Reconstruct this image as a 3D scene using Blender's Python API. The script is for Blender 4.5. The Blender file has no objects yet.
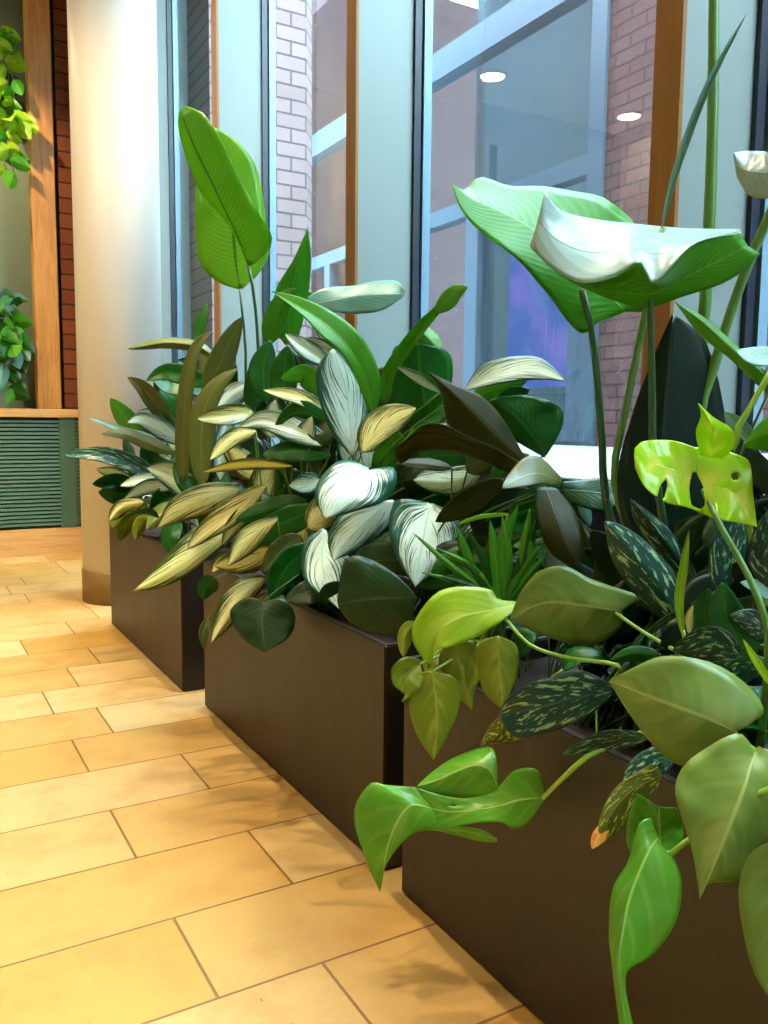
import bpy, bmesh, math, random
from mathutils import Vector, Matrix
C = bpy.context.scene.collection
S = bpy.context.scene
PI = math.pi

# ---------------------------------------------------------------- camera
F_PX, YAW, PITCH, ROLL, CAM_H = 844.88, 0.523957, 0.1065016, 0.010052, 1.1152
_f = Vector((math.sin(YAW)*math.cos(PITCH), math.cos(YAW)*math.cos(PITCH), -math.sin(PITCH)))
_r = Vector((math.cos(YAW), -math.sin(YAW), 0)); _u = _r.cross(_f)
CR = _r*math.cos(ROLL)+_u*math.sin(ROLL); CU = -_r*math.sin(ROLL)+_u*math.cos(ROLL); CF = _f
CAM = Vector((0, 0, CAM_H))
cd = bpy.data.cameras.new('camera'); cam = bpy.data.objects.new('camera', cd); C.objects.link(cam)
cam.matrix_world = Matrix(((CR.x, CU.x, -CF.x, 0), (CR.y, CU.y, -CF.y, 0), (CR.z, CU.z, -CF.z, CAM_H), (0, 0, 0, 1)))
cd.sensor_fit = 'HORIZONTAL'; cd.sensor_width = 36; cd.lens = F_PX*36/768; cd.clip_start = 0.02
S.camera = cam
def ray(x, y): return CF + CR*((x-384)/F_PX) - CU*((y-512)/F_PX)
def U(x, y, d): return CAM + ray(x, y)*d
def onX(x, y, X): r = ray(x, y); return CAM + r*(X/r.x)
def onY(x, y, Y): r = ray(x, y); return CAM + r*(Y/r.y)

# ---------------------------------------------------------------- helpers
def tag(o, label=None, cat=None, group=None, kind=None):
    for k, v in (('label', label), ('category', cat), ('group', group), ('kind', kind)):
        if v: o[k] = v
    return o
def empty(name, loc, label, cat, group=None):
    o = bpy.data.objects.new(name, None); C.objects.link(o); o.location = loc
    o.empty_display_size = .05
    return tag(o, label, cat, group)
def mesh_obj(name, bm, mat, parent=None, smooth=False, origin=None):
    """Link bm (world coordinates) as one object, relative to its parent's base point."""
    root = parent
    off = Vector((0, 0, 0))
    if parent is not None:
        off = Vector(parent['_o']) if '_o' in parent.keys() else parent.location.copy()
    elif origin is not None:
        off = Vector(origin)
    bmesh.ops.translate(bm, verts=bm.verts, vec=-off)
    me = bpy.data.meshes.new(name); bm.to_mesh(me); bm.free()
    o = bpy.data.objects.new(name, me); C.objects.link(o)
    if parent is not None: o.parent = parent
    else: o.location = off
    mats = mat if isinstance(mat, (list, tuple)) else [mat]
    for m in mats: me.materials.append(m)
    if smooth:
        for p in me.polygons: p.use_smooth = True
    return o
def box(bm, x0, x1, y0, y1, z0, z1, bev=0):
    r = bmesh.ops.create_cube(bm, size=1)
    vs = r['verts']
    for v in vs:
        v.co = Vector(((x0+x1)/2+v.co.x*(x1-x0), (y0+y1)/2+v.co.y*(y1-y0), (z0+z1)/2+v.co.z*(z1-z0)))
    if bev:
        es = list({e for v in vs for e in v.link_edges})
        bmesh.ops.bevel(bm, geom=es, offset=bev, segments=2, affect='EDGES', profile=.5)
def bxo(name, b, mat, parent=None, bev=0, kind=None):
    bm = bmesh.new(); box(bm, *b, bev=bev)
    o = mesh_obj(name, bm, mat, parent)
    if kind: o['kind'] = kind
    return o
def prism(bm, pts, z0, z1):
    lo = [bm.verts.new((x, y, z0)) for x, y in pts]; hi = [bm.verts.new((x, y, z1)) for x, y in pts]
    bm.faces.new(lo[::-1]); bm.faces.new(hi)
    n = len(pts)
    for i in range(n): bm.faces.new((lo[i], lo[(i+1) % n], hi[(i+1) % n], hi[i]))
def lathe(bm, prof, cx, cy, n=48, cz=0):
    rings = []
    for r, z in prof:
        rings.append([bm.verts.new((cx+r*math.cos(2*PI*k/n), cy+r*math.sin(2*PI*k/n), cz+z)) for k in range(n)])
    for a, b in zip(rings, rings[1:]):
        for k in range(n): bm.faces.new((a[k], a[(k+1) % n], b[(k+1) % n], b[k]))
    return rings
def cap(bm, ring, flip=False): bm.faces.new(ring[::-1] if flip else ring)
def catmull(P, n):
    """n+1 points along the polyline P, spaced by chord length, on a Catmull-Rom curve."""
    P = [Vector(p) for p in P]
    if len(P) == 1: return [P[0]]*(n+1)
    if len(P) == 2: return [P[0].lerp(P[1], i/n) for i in range(n+1)]
    acc = [0]
    for a, b in zip(P, P[1:]): acc.append(acc[-1]+max((b-a).length, 1e-6))
    out = []
    for i in range(n+1):
        s = acc[-1]*i/n; k = 0
        while k < len(P)-2 and acc[k+1] < s: k += 1
        t = (s-acc[k])/(acc[k+1]-acc[k]); t = min(max(t, 0), 1)
        p1, p2 = P[k], P[k+1]
        h = acc[k+1]-acc[k]
        m1 = (p2-P[k-1])/(acc[k+1]-acc[k-1])*h if k > 0 else (p2-p1)
        m2 = (P[k+2]-p1)/(acc[k+2]-acc[k])*h if k+2 < len(P) else (p2-p1)
        t2, t3 = t*t, t*t*t
        out.append(p1*(2*t3-3*t2+1)+m1*(t3-2*t2+t)+p2*(-2*t3+3*t2)+m2*(t3-t2))
    return out
def tube(bm, pts, r0, r1=None, n=8, steps=14):
    r1 = r0 if r1 is None else r1
    P = catmull(pts, steps); rings = []; prev = None
    for i, p in enumerate(P):
        t = (P[min(i+1, steps)]-P[max(i-1, 0)]).normalized()
        a = prev if prev is not None else (Vector((0, 0, 1)) if abs(t.z) < .9 else Vector((1, 0, 0)))
        a = (a-t*a.dot(t)).normalized(); prev = a; b = t.cross(a)
        r = r0+(r1-r0)*i/steps
        rings.append([bm.verts.new(p+(a*math.cos(2*PI*k/n)+b*math.sin(2*PI*k/n))*r) for k in range(n)])
    for q, w in zip(rings, rings[1:]):
        for k in range(n): bm.faces.new((q[k], q[(k+1) % n], w[(k+1) % n], w[k]))
    bm.faces.new(rings[0][::-1]); bm.faces.new(rings[-1])

# ---------------------------------------------------------------- materials
def lin(c):
    f = lambda v: v/12.92 if v <= .04045 else ((v+.055)/1.055)**2.4
    return tuple(f(v/255) for v in c[:3])+(1,)
class NT:
    """A short way to write node trees."""
    def __init__(s, name):
        s.m = bpy.data.materials.new(name); s.m.use_nodes = True
        s.t = s.m.node_tree; s.t.nodes.clear(); s.out = s.n('ShaderNodeOutputMaterial')
    def n(s, typ, **kw):
        x = s.t.nodes.new(typ)
        for k, v in kw.items():
            if k.startswith('i_'): s.set(x.inputs[k[2:].replace('_', ' ')], v)
            else: setattr(x, k, v)
        return x
    def set(s, inp, v):
        if isinstance(v, bpy.types.NodeSocket): s.t.links.new(v, inp)
        else: inp.default_value = v
    def math(s, op, a, b=0, c=None, clamp=False):
        x = s.t.nodes.new('ShaderNodeMath'); x.operation = op; x.use_clamp = clamp
        s.set(x.inputs[0], a); s.set(x.inputs[1], b)
        if c is not None: s.set(x.inputs[2], c)
        return x.outputs[0]
    def mix(s, f, a, b, mode='MIX'):
        x = s.t.nodes.new('ShaderNodeMix'); x.data_type = 'RGBA'; x.blend_type = mode
        s.set(x.inputs[0], f); s.set(x.inputs[6], a); s.set(x.inputs[7], b)
        return x.outputs[2]
    def sstep(s, v, a, b):
        x = s.t.nodes.new('ShaderNodeMapRange'); x.interpolation_type = 'SMOOTHSTEP'
        s.set(x.inputs[0], v); x.inputs[1].default_value = a; x.inputs[2].default_value = b
        return x.outputs[0]
    def noise(s, vec, scale, detail=3, rough=.5):
        x = s.n('ShaderNodeTexNoise'); s.set(x.inputs['Vector'], vec)
        x.inputs['Scale'].default_value = scale; x.inputs['Detail'].default_value = detail; x.inputs['Roughness'].default_value = rough
        return x.outputs['Fac']
    def xyz(s, v):
        x = s.n('ShaderNodeSeparateXYZ'); s.set(x.inputs[0], v); return x.outputs
    def comb(s, a, b, c):
        x = s.n('ShaderNodeCombineXYZ')
        for i, v in enumerate((a, b, c)): s.set(x.inputs[i], v)
        return x.outputs[0]
    def pos(s): return s.n('ShaderNodeNewGeometry').outputs['Position']
    def bump(s, h, strength=.2, dist=.01):
        x = s.n('ShaderNodeBump'); s.set(x.inputs['Height'], h)
        x.inputs['Strength'].default_value = strength; x.inputs['Distance'].default_value = dist
        return x.outputs[0]
    def bsdf(s, col, rough=.5, metal=0, spec=.5, normal=None, **kw):
        b = s.n('ShaderNodeBsdfPrincipled')
        s.set(b.inputs['Base Color'], col); s.set(b.inputs['Roughness'], rough); s.set(b.inputs['Metallic'], metal)
        s.set(b.inputs['Specular IOR Level'], spec)
        if normal is not None: s.set(b.inputs['Normal'], normal)
        return b
    def end(s, sh): s.t.links.new(sh.outputs[0] if hasattr(sh, 'outputs') else sh, s.out.inputs[0]); return s.m

def plain(name, c, rough=.5, metal=0, spec=.5, var=.08, scale=6):
    t = NT(name); n = t.noise(t.pos(), scale, 3)
    col = t.mix(n, tuple(v*(1-var) for v in lin(c)[:3])+(1,), tuple(min(1, v*(1+var)) for v in lin(c)[:3])+(1,))
    return t.end(t.bsdf(col, rough, metal, spec))

def floor_mat():
    t = NT('sandstone_tiles'); x = t.xyz(t.pos())
    k = t.math('DIVIDE', t.math('SUBTRACT', x[1], 1.7849), .3048)
    row = t.math('FLOOR', k); fy = t.math('SUBTRACT', k, row)
    # joint position of each course
    table = {-1: .495, -2: .718, 0: .787, 1: .487, 2: .782, 3: .487, 4: .63, 5: .476, 6: .621, 7: .77, 8: .50, 9: .767, 10: .95, 11: .94, 12: .669, 13: .597, 14: .72, 15: 1.04, 16: 1.04}
    off = t.math('FRACT', t.math('MULTIPLY', row, .377))
    off = t.math('MULTIPLY', off, .72)
    for r, v in table.items():
        is_r = t.math('COMPARE', row, float(r), .1)
        off = t.math('ADD', t.math('MULTIPLY', off, t.math('SUBTRACT', 1.0, is_r)), t.math('MULTIPLY', is_r, v))
    kx = t.math('DIVIDE', t.math('SUBTRACT', x[0], off), .72)
    cx = t.math('FLOOR', kx); fx = t.math('SUBTRACT', kx, cx)
    ey = t.math('MULTIPLY', t.math('MINIMUM', fy, t.math('SUBTRACT', 1.0, fy)), .3048)
    ex = t.math('MULTIPLY', t.math('MINIMUM', fx, t.math('SUBTRACT', 1.0, fx)), .72)
    e = t.math('MINIMUM', ex, ey)
    j = t.sstep(e, .0022, .0042)
    wn = t.n('ShaderNodeTexWhiteNoise'); wn.noise_dimensions = '3D'; t.set(wn.inputs['Vector'], t.comb(cx, row, 0.0))
    w2 = t.n('ShaderNodeTexWhiteNoise'); w2.noise_dimensions = '3D'; t.set(w2.inputs['Vector'], t.comb(cx, row, 7.0))
    col = t.mix(wn.outputs[0], lin((190, 146, 68)), lin((208, 180, 128)))
    col = t.mix(t.math('MULTIPLY', t.sstep(w2.outputs[0], .55, 1), .5), col, lin((192, 144, 66)))
    n1 = t.noise(t.pos(), 5, 5, .6); col = t.mix(t.math('MULTIPLY', t.sstep(n1, .42, .7), .42), col, lin((168, 122, 58)))
    n2 = t.noise(t.pos(), 240, 2); col = t.mix(t.math('MULTIPLY', t.sstep(n2, .6, .8), .25), col, lin((150, 104, 52)))
    n3 = t.noise(t.pos(), 70, 2); col = t.mix(t.math('MULTIPLY', t.sstep(n3, .74, .78), .7), col, lin((110, 72, 34)))
    col = t.mix(j, lin((128, 94, 52)), col)
    rough = t.math('ADD', t.math('MULTIPLY', n1, .2), .36)
    return t.end(t.bsdf(col, rough, 0, .4, t.bump(t.math('ADD', j, t.math('MULTIPLY', n2, .08)), .35, .003)))

def brick_mat(name, a, b, mortar, bw, bh, ms, axis='Y', rough=.8, off=.5):
    t = NT(name); x = t.xyz(t.pos())
    v = t.comb(x[1] if axis == 'Y' else x[0], x[2], 0.0)
    br = t.n('ShaderNodeTexBrick'); t.set(br.inputs['Vector'], v)
    br.offset = off; br.inputs['Scale'].default_value = 1; br.inputs['Brick Width'].default_value = bw; br.inputs['Row Height'].default_value = bh
    br.inputs['Mortar Size'].default_value = ms; br.inputs['Mortar Smooth'].default_value = .2
    br.inputs['Color1'].default_value = lin(a); br.inputs['Color2'].default_value = lin(b); br.inputs['Mortar'].default_value = lin(mortar)
    n = t.noise(t.pos(), 30, 4)
    col = t.mix(t.math('MULTIPLY', n, .35), br.outputs['Color'], lin(tuple(c*.72 for c in a)))
    h = t.math('ADD', t.math('SUBTRACT', 1.0, br.outputs['Fac']), t.math('MULTIPLY', n, .3))
    return t.end(t.bsdf(col, rough, 0, .3, t.bump(h, .6, .008)))

def wood_mat(name, a, b, axis=2, scale=1.0, rough=.4):
    t = NT(name); x = t.xyz(t.pos())
    cs = [t.math('MULTIPLY', x[i], (1.6 if i == axis else 22)*scale) for i in range(3)]
    v = t.comb(*cs)
    n = t.noise(v, 1.0, 5, .6); w = t.math('SINE', t.math('MULTIPLY', n, 26))
    col = t.mix(t.sstep(w, -1, 1), lin(a), lin(b))
    n2 = t.noise(v, 5, 2); col = t.mix(t.math('MULTIPLY', n2, .25), col, lin(tuple(c*.75 for c in a)))
    return t.end(t.bsdf(col, rough, 0, .4))

def glass_mat():
    t = NT('window_glass')
    fr = t.n('ShaderNodeFresnel'); fr.inputs['IOR'].default_value = 1.5
    n = t.noise(t.pos(), 130, 2, .5); dust = t.math('MULTIPLY', t.sstep(n, .735, .77), .35)
    tr = t.n('ShaderNodeBsdfTransparent'); tr.inputs[0].default_value = (.93, .965, .97, 1)
    gl = t.n('ShaderNodeBsdfGlossy'); gl.inputs['Roughness'].default_value = .0; gl.inputs[0].default_value = (1, 1, 1, 1)
    df = t.n('ShaderNodeBsdfDiffuse'); df.inputs[0].default_value = lin((200, 210, 215))
    m = t.n('ShaderNodeMixShader'); t.set(m.inputs[0], t.math('MULTIPLY', fr.outputs[0], .28)); t.t.links.new(tr.outputs[0], m.inputs[1]); t.t.links.new(gl.outputs[0], m.inputs[2])
    m2 = t.n('ShaderNodeMixShader'); t.set(m2.inputs[0], dust); t.t.links.new(m.outputs[0], m2.inputs[1]); t.t.links.new(df.outputs[0], m2.inputs[2])
    return t.end(m2)

def emit_mat(name, c, s):
    t = NT(name); e = t.n('ShaderNodeEmission'); e.inputs[0].default_value = lin(c); e.inputs[1].default_value = s
    return t.end(e)

def leaf_mat(name, kind, a, b, vein, hi=None, rough=.32, trans=.28, vfreq=11, slant=.55, vamt=.35, mid=.055, tcol=None, under=None, spec=.36, midc=None):
    """u runs across the blade (0.5 = midrib), v from base to tip."""
    t = NT(name); uv = t.n('ShaderNodeUVMap'); uv.uv_map = 'UVMap'
    x = t.xyz(uv.outputs[0])
    au = t.math('ABSOLUTE', t.math('SUBTRACT', t.math('MULTIPLY', x[0], 2.0), 1.0)); v = x[1]
    rnd = t.n('ShaderNodeObjectInfo').outputs['Random']
    shift = t.math('MULTIPLY', rnd, 37.0)
    side = t.math('GREATER_THAN', x[0], .5)
    base = t.noise(t.comb(t.math('MULTIPLY', x[0], 2.0), t.math('MULTIPLY', v, 3.0), shift), 1.5, 3)
    col = t.mix(base, lin(a), lin(b))
    sv = t.math('SUBTRACT', v, t.math('MULTIPLY', t.math('POWER', au, 1.3), slant))   # constant along a side vein
    tex = t.comb(t.math('MULTIPLY', sv, 1.0), t.math('ADD', t.math('MULTIPLY', au, .07), t.math('MULTIPLY', side, 5.0)), shift)
    wave = t.math('SINE', t.math('MULTIPLY', sv, vfreq*2*PI))
    vm = t.sstep(wave, .45, 1.0) if kind != 'strelitzia' else t.sstep(wave, -.3, 1.0)
    vm = t.math('MULTIPLY', vm, t.math('MULTIPLY', t.sstep(au, 1.02, .35), vamt))
    if kind in ('silver', 'cream'):
        n = t.noise(tex, 25, 3, .62); n2 = t.noise(t.comb(t.math('MULTIPLY', sv, 1.0), t.math('ADD', t.math('MULTIPLY', au, 1.0), side), shift), 7, 3, .6)
        reg = t.sstep(t.math('ADD', au, t.math('MULTIPLY', n2, .45)), 1.12, .98)
        st = t.sstep(t.math('ADD', n, t.math('MULTIPLY', t.math('SUBTRACT', .60, au), .33)), *((.48, .53) if kind == 'cream' else (.465, .51)))
        f = t.math('MULTIPLY', reg, st)
        f = t.math('MULTIPLY', f, .94)
        col = t.mix(f, col, t.mix(t.noise(tex, 9, 2), lin(hi), lin(tuple(min(255, c*1.08) for c in hi))))
        col = t.mix(t.math('MULTIPLY', t.sstep(au, mid, mid*.3), .8), col, lin(midc or vein))
    elif kind == 'mottled':
        n2 = t.noise(t.comb(t.math('MULTIPLY', sv, 1.0), t.math('ADD', t.math('MULTIPLY', au, .45), side), shift), 10, 5, .66)
        band = t.math('MULTIPLY', t.math('ADD', wave, 1.0), .03)
        f = t.math('MULTIPLY', t.sstep(t.math('ADD', n2, band), .585, .625), t.sstep(au, 1.0, .86))
        col = t.mix(f, col, lin(hi)); col = t.mix(t.sstep(au, mid, mid*.4), col, lin(vein))
    else:
        col = t.mix(vm, col, lin(vein))
        if hi:
            n = t.noise(tex, 4, 3); f = t.math('MULTIPLY', t.math('MULTIPLY', t.sstep(au, .75, .0), t.sstep(n, .42, .62)), .7)
            col = t.mix(f, col, lin(hi))
        col = t.mix(t.math('MULTIPLY', t.sstep(au, mid, mid*.35), .85), col, lin(midc or vein))
    # plant to plant difference in brightness
    hv = t.n('ShaderNodeHueSaturation'); t.set(hv.inputs['Color'], col)
    t.set(hv.inputs['Value'], t.math('ADD', .82, t.math('MULTIPLY', rnd, .36)))
    t.set(hv.inputs['Hue'], t.math('ADD', .49, t.math('MULTIPLY', t.math('FRACT', t.math('MULTIPLY', rnd, 7.3)), .02)))
    col = hv.outputs[0]
    h = t.math('ADD', t.math('MULTIPLY', wave, 0.0 if kind in ('silver', 'cream', 'mottled') else .3), t.math('MULTIPLY', t.sstep(au, mid*1.5, 0), 2.0))
    nrm = t.bump(h, .22, .0018)
    b_ = t.bsdf(col, rough, 0, spec, nrm)
    tr = t.n('ShaderNodeBsdfTranslucent')
    t.set(tr.inputs[0], t.mix(1.0, col, lin(tcol or (235, 255, 120)), 'MULTIPLY') if True else col)
    m = t.n('ShaderNodeMixShader'); m.inputs[0].default_value = trans
    t.t.links.new(b_.outputs[0], m.inputs[1]); t.t.links.new(tr.outputs[0], m.inputs[2])
    return t.end(m)

M = {}
M['floor'] = floor_mat()
M['wall'] = plain('cream_plaster', (226, 214, 190), .8)
M['ceil'] = plain('ceiling_plaster', (232, 228, 220), .85)
M['column'] = plain('column_paint', (214, 206, 192), .42, var=.015, spec=.4)
M['bronze'] = plain('brown_base_metal', (126, 100, 50), .45, .25, var=.1)
def planter_mat():
    t = NT('planter_bronze_metal'); p = t.pos(); x = t.xyz(p)
    n = t.noise(t.comb(t.math('MULTIPLY', x[0], 5.0), t.math('MULTIPLY', x[1], 5.0), t.math('MULTIPLY', x[2], 1.5)), 1, 5, .6)
    n2 = t.noise(p, 60, 3)
    col = t.mix(n, lin((30, 21, 16)), lin((46, 33, 24)))
    col = t.mix(t.math('MULTIPLY', t.sstep(n2, .68, .74), .25), col, lin((78, 60, 46)))
    return t.end(t.bsdf(col, t.math('ADD', .38, t.math('MULTIPLY', n, .16)), .1, .5))
M['planter'] = planter_mat()
M['soil'] = plain('potting_soil', (38, 27, 20), .95, var=.5, scale=60)
M['fin'] = plain('grey_blue_fin_paint', (124, 136, 131), .5, .1, var=.03)
M['fin_cap'] = wood_mat('bronze_fin_cap', (134, 90, 30), (146, 100, 36), 2, .6, .45)
M['gasket'] = plain('dark_blue_gasket', (18, 34, 48), .4)
M['frame_out'] = plain('pale_steel_frame', (78, 98, 114), .45, .2, var=.04)
M['edge'] = plain('pale_mullion_edge', (112, 142, 158), .35, .2, var=.03)
M['glass'] = glass_mat()
M['brick_out'] = brick_mat('pinkish_brick_y', (118, 84, 84), (104, 70, 72), (58, 46, 50), .31, .102, .010, 'Y')
M['brick_pier'] = brick_mat('pale_brick_x', (150, 126, 124), (136, 112, 110), (72, 62, 64), .24, .102, .008, 'X')
M['brick_in'] = brick_mat('red_brick', (128, 66, 32), (112, 54, 24), (30, 20, 14), .6, .12, .008, 'X', .8, 0)
M['paving'] = plain('pale_paving', (150, 158, 164), .8, var=.03)
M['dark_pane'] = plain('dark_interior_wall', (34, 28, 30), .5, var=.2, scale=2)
M['oak'] = wood_mat('oak_vertical', (190, 128, 54), (206, 146, 72), 2, 1)
M['oak_h'] = wood_mat('oak_horizontal', (208, 160, 96), (220, 176, 114), 0, 1)
M['green_paint'] = plain('green_slat_paint', (66, 98, 74), .5, var=.04)
M['green_dark'] = plain('dark_green_backing', (34, 52, 42), .6)
M['sage'] = plain('sage_wall_paint', (112, 126, 104), .7, var=.05)
M['black'] = plain('black_bowl_ceramic', (24, 26, 28), .35)
M['lamp'] = emit_mat('lamp_disc_warm', (255, 236, 205), 60)
M['white'] = plain('white_lamp_housing', (225, 222, 215), .5)
M['sign'] = plain('dark_teal_sign_plate', (40, 72, 80), .4)

# leaves
M['silver'] = leaf_mat('silver_aglaonema_leaf', 'silver', (14, 66, 56), (30, 92, 66), (160, 200, 170), (206, 228, 216), rough=.33, trans=.12, slant=1.0, mid=.03)
M['cream'] = leaf_mat('warm_lit_silver_aglaonema_leaf', 'cream', (46, 70, 8), (72, 92, 16), (206, 204, 116), (240, 231, 158), rough=.36, trans=.15, slant=1.0, mid=.03)  # same leaf as silver, with warm lamp light put into the colour
M['dark'] = leaf_mat('dark_glossy_leaf', 'plain', (16, 70, 14), (30, 98, 20), (50, 120, 40), rough=.3, trans=.2, vfreq=14, spec=.28)
M['green'] = leaf_mat('bright_green_leaf', 'plain', (58, 138, 30), (84, 160, 40), (126, 186, 74), rough=.32, trans=.38, vfreq=15)
M['strelitzia'] = leaf_mat('banana_like_leaf', 'strelitzia', (104, 164, 24), (130, 184, 36), (160, 202, 70), rough=.34, trans=.5, vfreq=34, slant=.22, vamt=.3, mid=.06, midc=(60, 104, 22))
M['strel_mid'] = leaf_mat('bird_of_paradise_leaf', 'strelitzia', (48, 132, 18), (76, 154, 28), (112, 180, 58), rough=.36, trans=.38, vfreq=20, slant=.3, vamt=.28, mid=.03, spec=.25)
M['sky_sheen'] = leaf_mat('sky_sheen_leaf', 'plain', (132, 156, 150), (156, 178, 170), (110, 138, 112), rough=.3, trans=.2, vfreq=6, slant=.4, vamt=.35, mid=.04)  # pale sky reflection painted into the leaf colour
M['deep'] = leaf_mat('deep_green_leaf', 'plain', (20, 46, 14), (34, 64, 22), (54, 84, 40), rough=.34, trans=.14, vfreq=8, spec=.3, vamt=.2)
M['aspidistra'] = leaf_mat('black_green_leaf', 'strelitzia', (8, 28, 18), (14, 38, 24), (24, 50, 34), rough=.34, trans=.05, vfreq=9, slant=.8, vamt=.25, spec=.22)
M['olive'] = leaf_mat('olive_brown_leaf', 'strelitzia', (66, 78, 24), (84, 92, 30), (112, 116, 50), rough=.4, trans=.14, vfreq=10, slant=.9, vamt=.3)
M['brown'] = leaf_mat('brown_underside_leaf', 'strelitzia', (34, 40, 8), (48, 50, 12), (66, 66, 24), rough=.42, trans=.1, vfreq=9, slant=.9, vamt=.2, spec=.12)
M['mottled'] = leaf_mat('mottled_teal_leaf', 'mottled', (14, 52, 46), (24, 70, 58), (30, 84, 70), (150, 186, 130), rough=.3, trans=.08, vfreq=5, slant=.4, spec=.35)
M['mottled_lime'] = leaf_mat('mottled_lime_leaf', 'mottled', (70, 84, 22), (92, 100, 28), (120, 128, 50), (190, 196, 90), rough=.32, trans=.15, vfreq=5, slant=.4)
M['lime'] = leaf_mat('lime_philodendron_leaf', 'plain', (140, 190, 24), (166, 206, 40), (196, 222, 96), (206, 222, 84), rough=.3, trans=.35, vfreq=6, vamt=.25)
M['heart'] = leaf_mat('yellow_green_heart_leaf', 'plain', (112, 132, 24), (136, 152, 36), (170, 176, 80), (176, 180, 70), rough=.34, trans=.25, vfreq=6, vamt=.12)
M['philo'] = leaf_mat('mid_green_philodendron_leaf', 'plain', (92, 122, 46), (120, 146, 62), (166, 180, 104), (156, 168, 92), rough=.32, trans=.2, vfreq=5, vamt=.14, slant=.35)
M['philo_bright'] = leaf_mat('fresh_green_philodendron_leaf', 'plain', (70, 140, 28), (98, 160, 42), (160, 196, 90), (120, 168, 62), rough=.25, trans=.28, vfreq=5, vamt=.15, slant=.35)
M['varieg'] = leaf_mat('variegated_monstera_leaf', 'plain', (140, 196, 16), (176, 214, 30), (196, 222, 80), (232, 222, 104), rough=.18, trans=.35, vfreq=3, slant=.3, mid=.02, vamt=.1)
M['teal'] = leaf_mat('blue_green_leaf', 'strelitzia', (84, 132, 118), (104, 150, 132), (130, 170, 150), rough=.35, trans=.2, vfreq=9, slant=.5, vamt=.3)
M['stem'] = plain('green_petiole', (74, 120, 40), .4, var=.2, scale=30)
M['stem_dark'] = plain('dark_green_petiole', (34, 76, 36), .35, var=.2, scale=30)
M['stem_lime'] = plain('light_green_petiole', (140, 182, 66), .38, var=.15, scale=30)
M['orange_tip'] = leaf_mat('orange_scorched_leaf', 'mottled', (196, 110, 20), (222, 140, 30), (230, 170, 60), (200, 190, 60), rough=.35, trans=.2)
SPOTS = [(1.05, 4.4, 4.3, .75, 3.6, 0, 500), (1.05, 2.9, 4.3, .7, 2.2, 0, 500), (1.05, 1.4, 4.3, .7, .8, 0, 420), (-.6, 6.0, 4.3, -.2, 6.3, 0, 500), (-.9, 3.6, 4.3, .0, 3.4, 0, 400), (-.9, 1.2, 4.3, .4, 1.6, .4, 400), (.0, 6.6, 4.3, .9, 7.6, 1.8, 300)]
SKY, EXPO = 3.0, 0.0
SPOTS = [(1.25, 4.6, 4.4, .9, 3.7, 0, 260), (1.25, 3.1, 4.4, .9, 2.3, 0, 260), (1.2, 1.6, 4.4, .8, .9, 0, 180), (-.6, 6.0, 4.4, -.2, 6.3, 0, 360), (-.8, 3.6, 4.4, .2, 3.2, 0, 190), (-.8, 1.2, 4.4, .0, 1.4, 0, 160), (.0, 6.4, 4.4, .9, 7.6, 2.2, 330), (-1.8, 3.2, 4.4, 1.15, 5.3, 1.1, 620)]  # the last spot is an added, unseen lamp that brightens the column
SKY, EXPO = 32.0, 0.16
# ---------------------------------------------------------------- the room
XG, XF = 1.85, 1.57
bxo('floor', (-4, 2.0, -2.6, 8.2, -.12, 0), M['floor'], kind='structure')
bxo('ceiling', (-4.2, 2.0, -2.8, 8.4, 4.55, 4.75), M['ceil'], kind='structure')
bxo('wall_left', (-4.2, -4, -2.8, 8.4, 0, 4.55), M['wall'], kind='structure')
bxo('wall_back', (-4, 2.0, -2.8, -2.6, 0, 4.55), M['wall'], kind='structure')
bxo('wall_far', (-4, 2.0, 7.75, 7.95, 0, 4.55), M['sage'], kind='structure')
bxo('wall_right', (1.80, 2.0, -2.6, 6.44, 0, .90), M['gasket'], kind='structure')
bxo('wall_right_end', (1.80, 2.0, 6.44, 7.75, 0, 4.55), M['fin'], kind='structure')
FY = [-1.72, -.16, 1.405, 2.965, 4.55, 6.36]
for k, y in enumerate(FY):
    o = bxo('trim_%d' % (k+1), (XF+.012, XG+.03, y, y+.07, 0, 4.55), M['fin'], kind='structure')
    bxo('end_cap', (XF, XF+.012, y-.004, y+.076, 0, 4.55), M['fin_cap'], o)
for k in range(5):
    y0, y1 = FY[k]+.07, FY[k+1]
    bm = bmesh.new()
    box(bm, XG-.024, XG+.006, y1-.014, y1, .90, 4.55); box(bm, XG-.024, XG+.006, y0, y0+.014, .90, 4.55)
    box(bm, XG-.02, XG+.05, y0, y1, .90, .94)
    w = mesh_obj('window_%d' % (k+1), bm, M['gasket']); w['kind'] = 'structure'
    bm = bmesh.new()
    box(bm, XG+.014, XG+.05, y1-.022, y1, .94, 4.55); box(bm, XG+.014, XG+.05, y0, y0+.022, .94, 4.55)
    mesh_obj('frame', bm, M['edge'], w)
    bxo('pane', (XG+.008, XG+.014, y0+.002, y1-.002, .93, 4.55), M['glass'], w)

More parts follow.
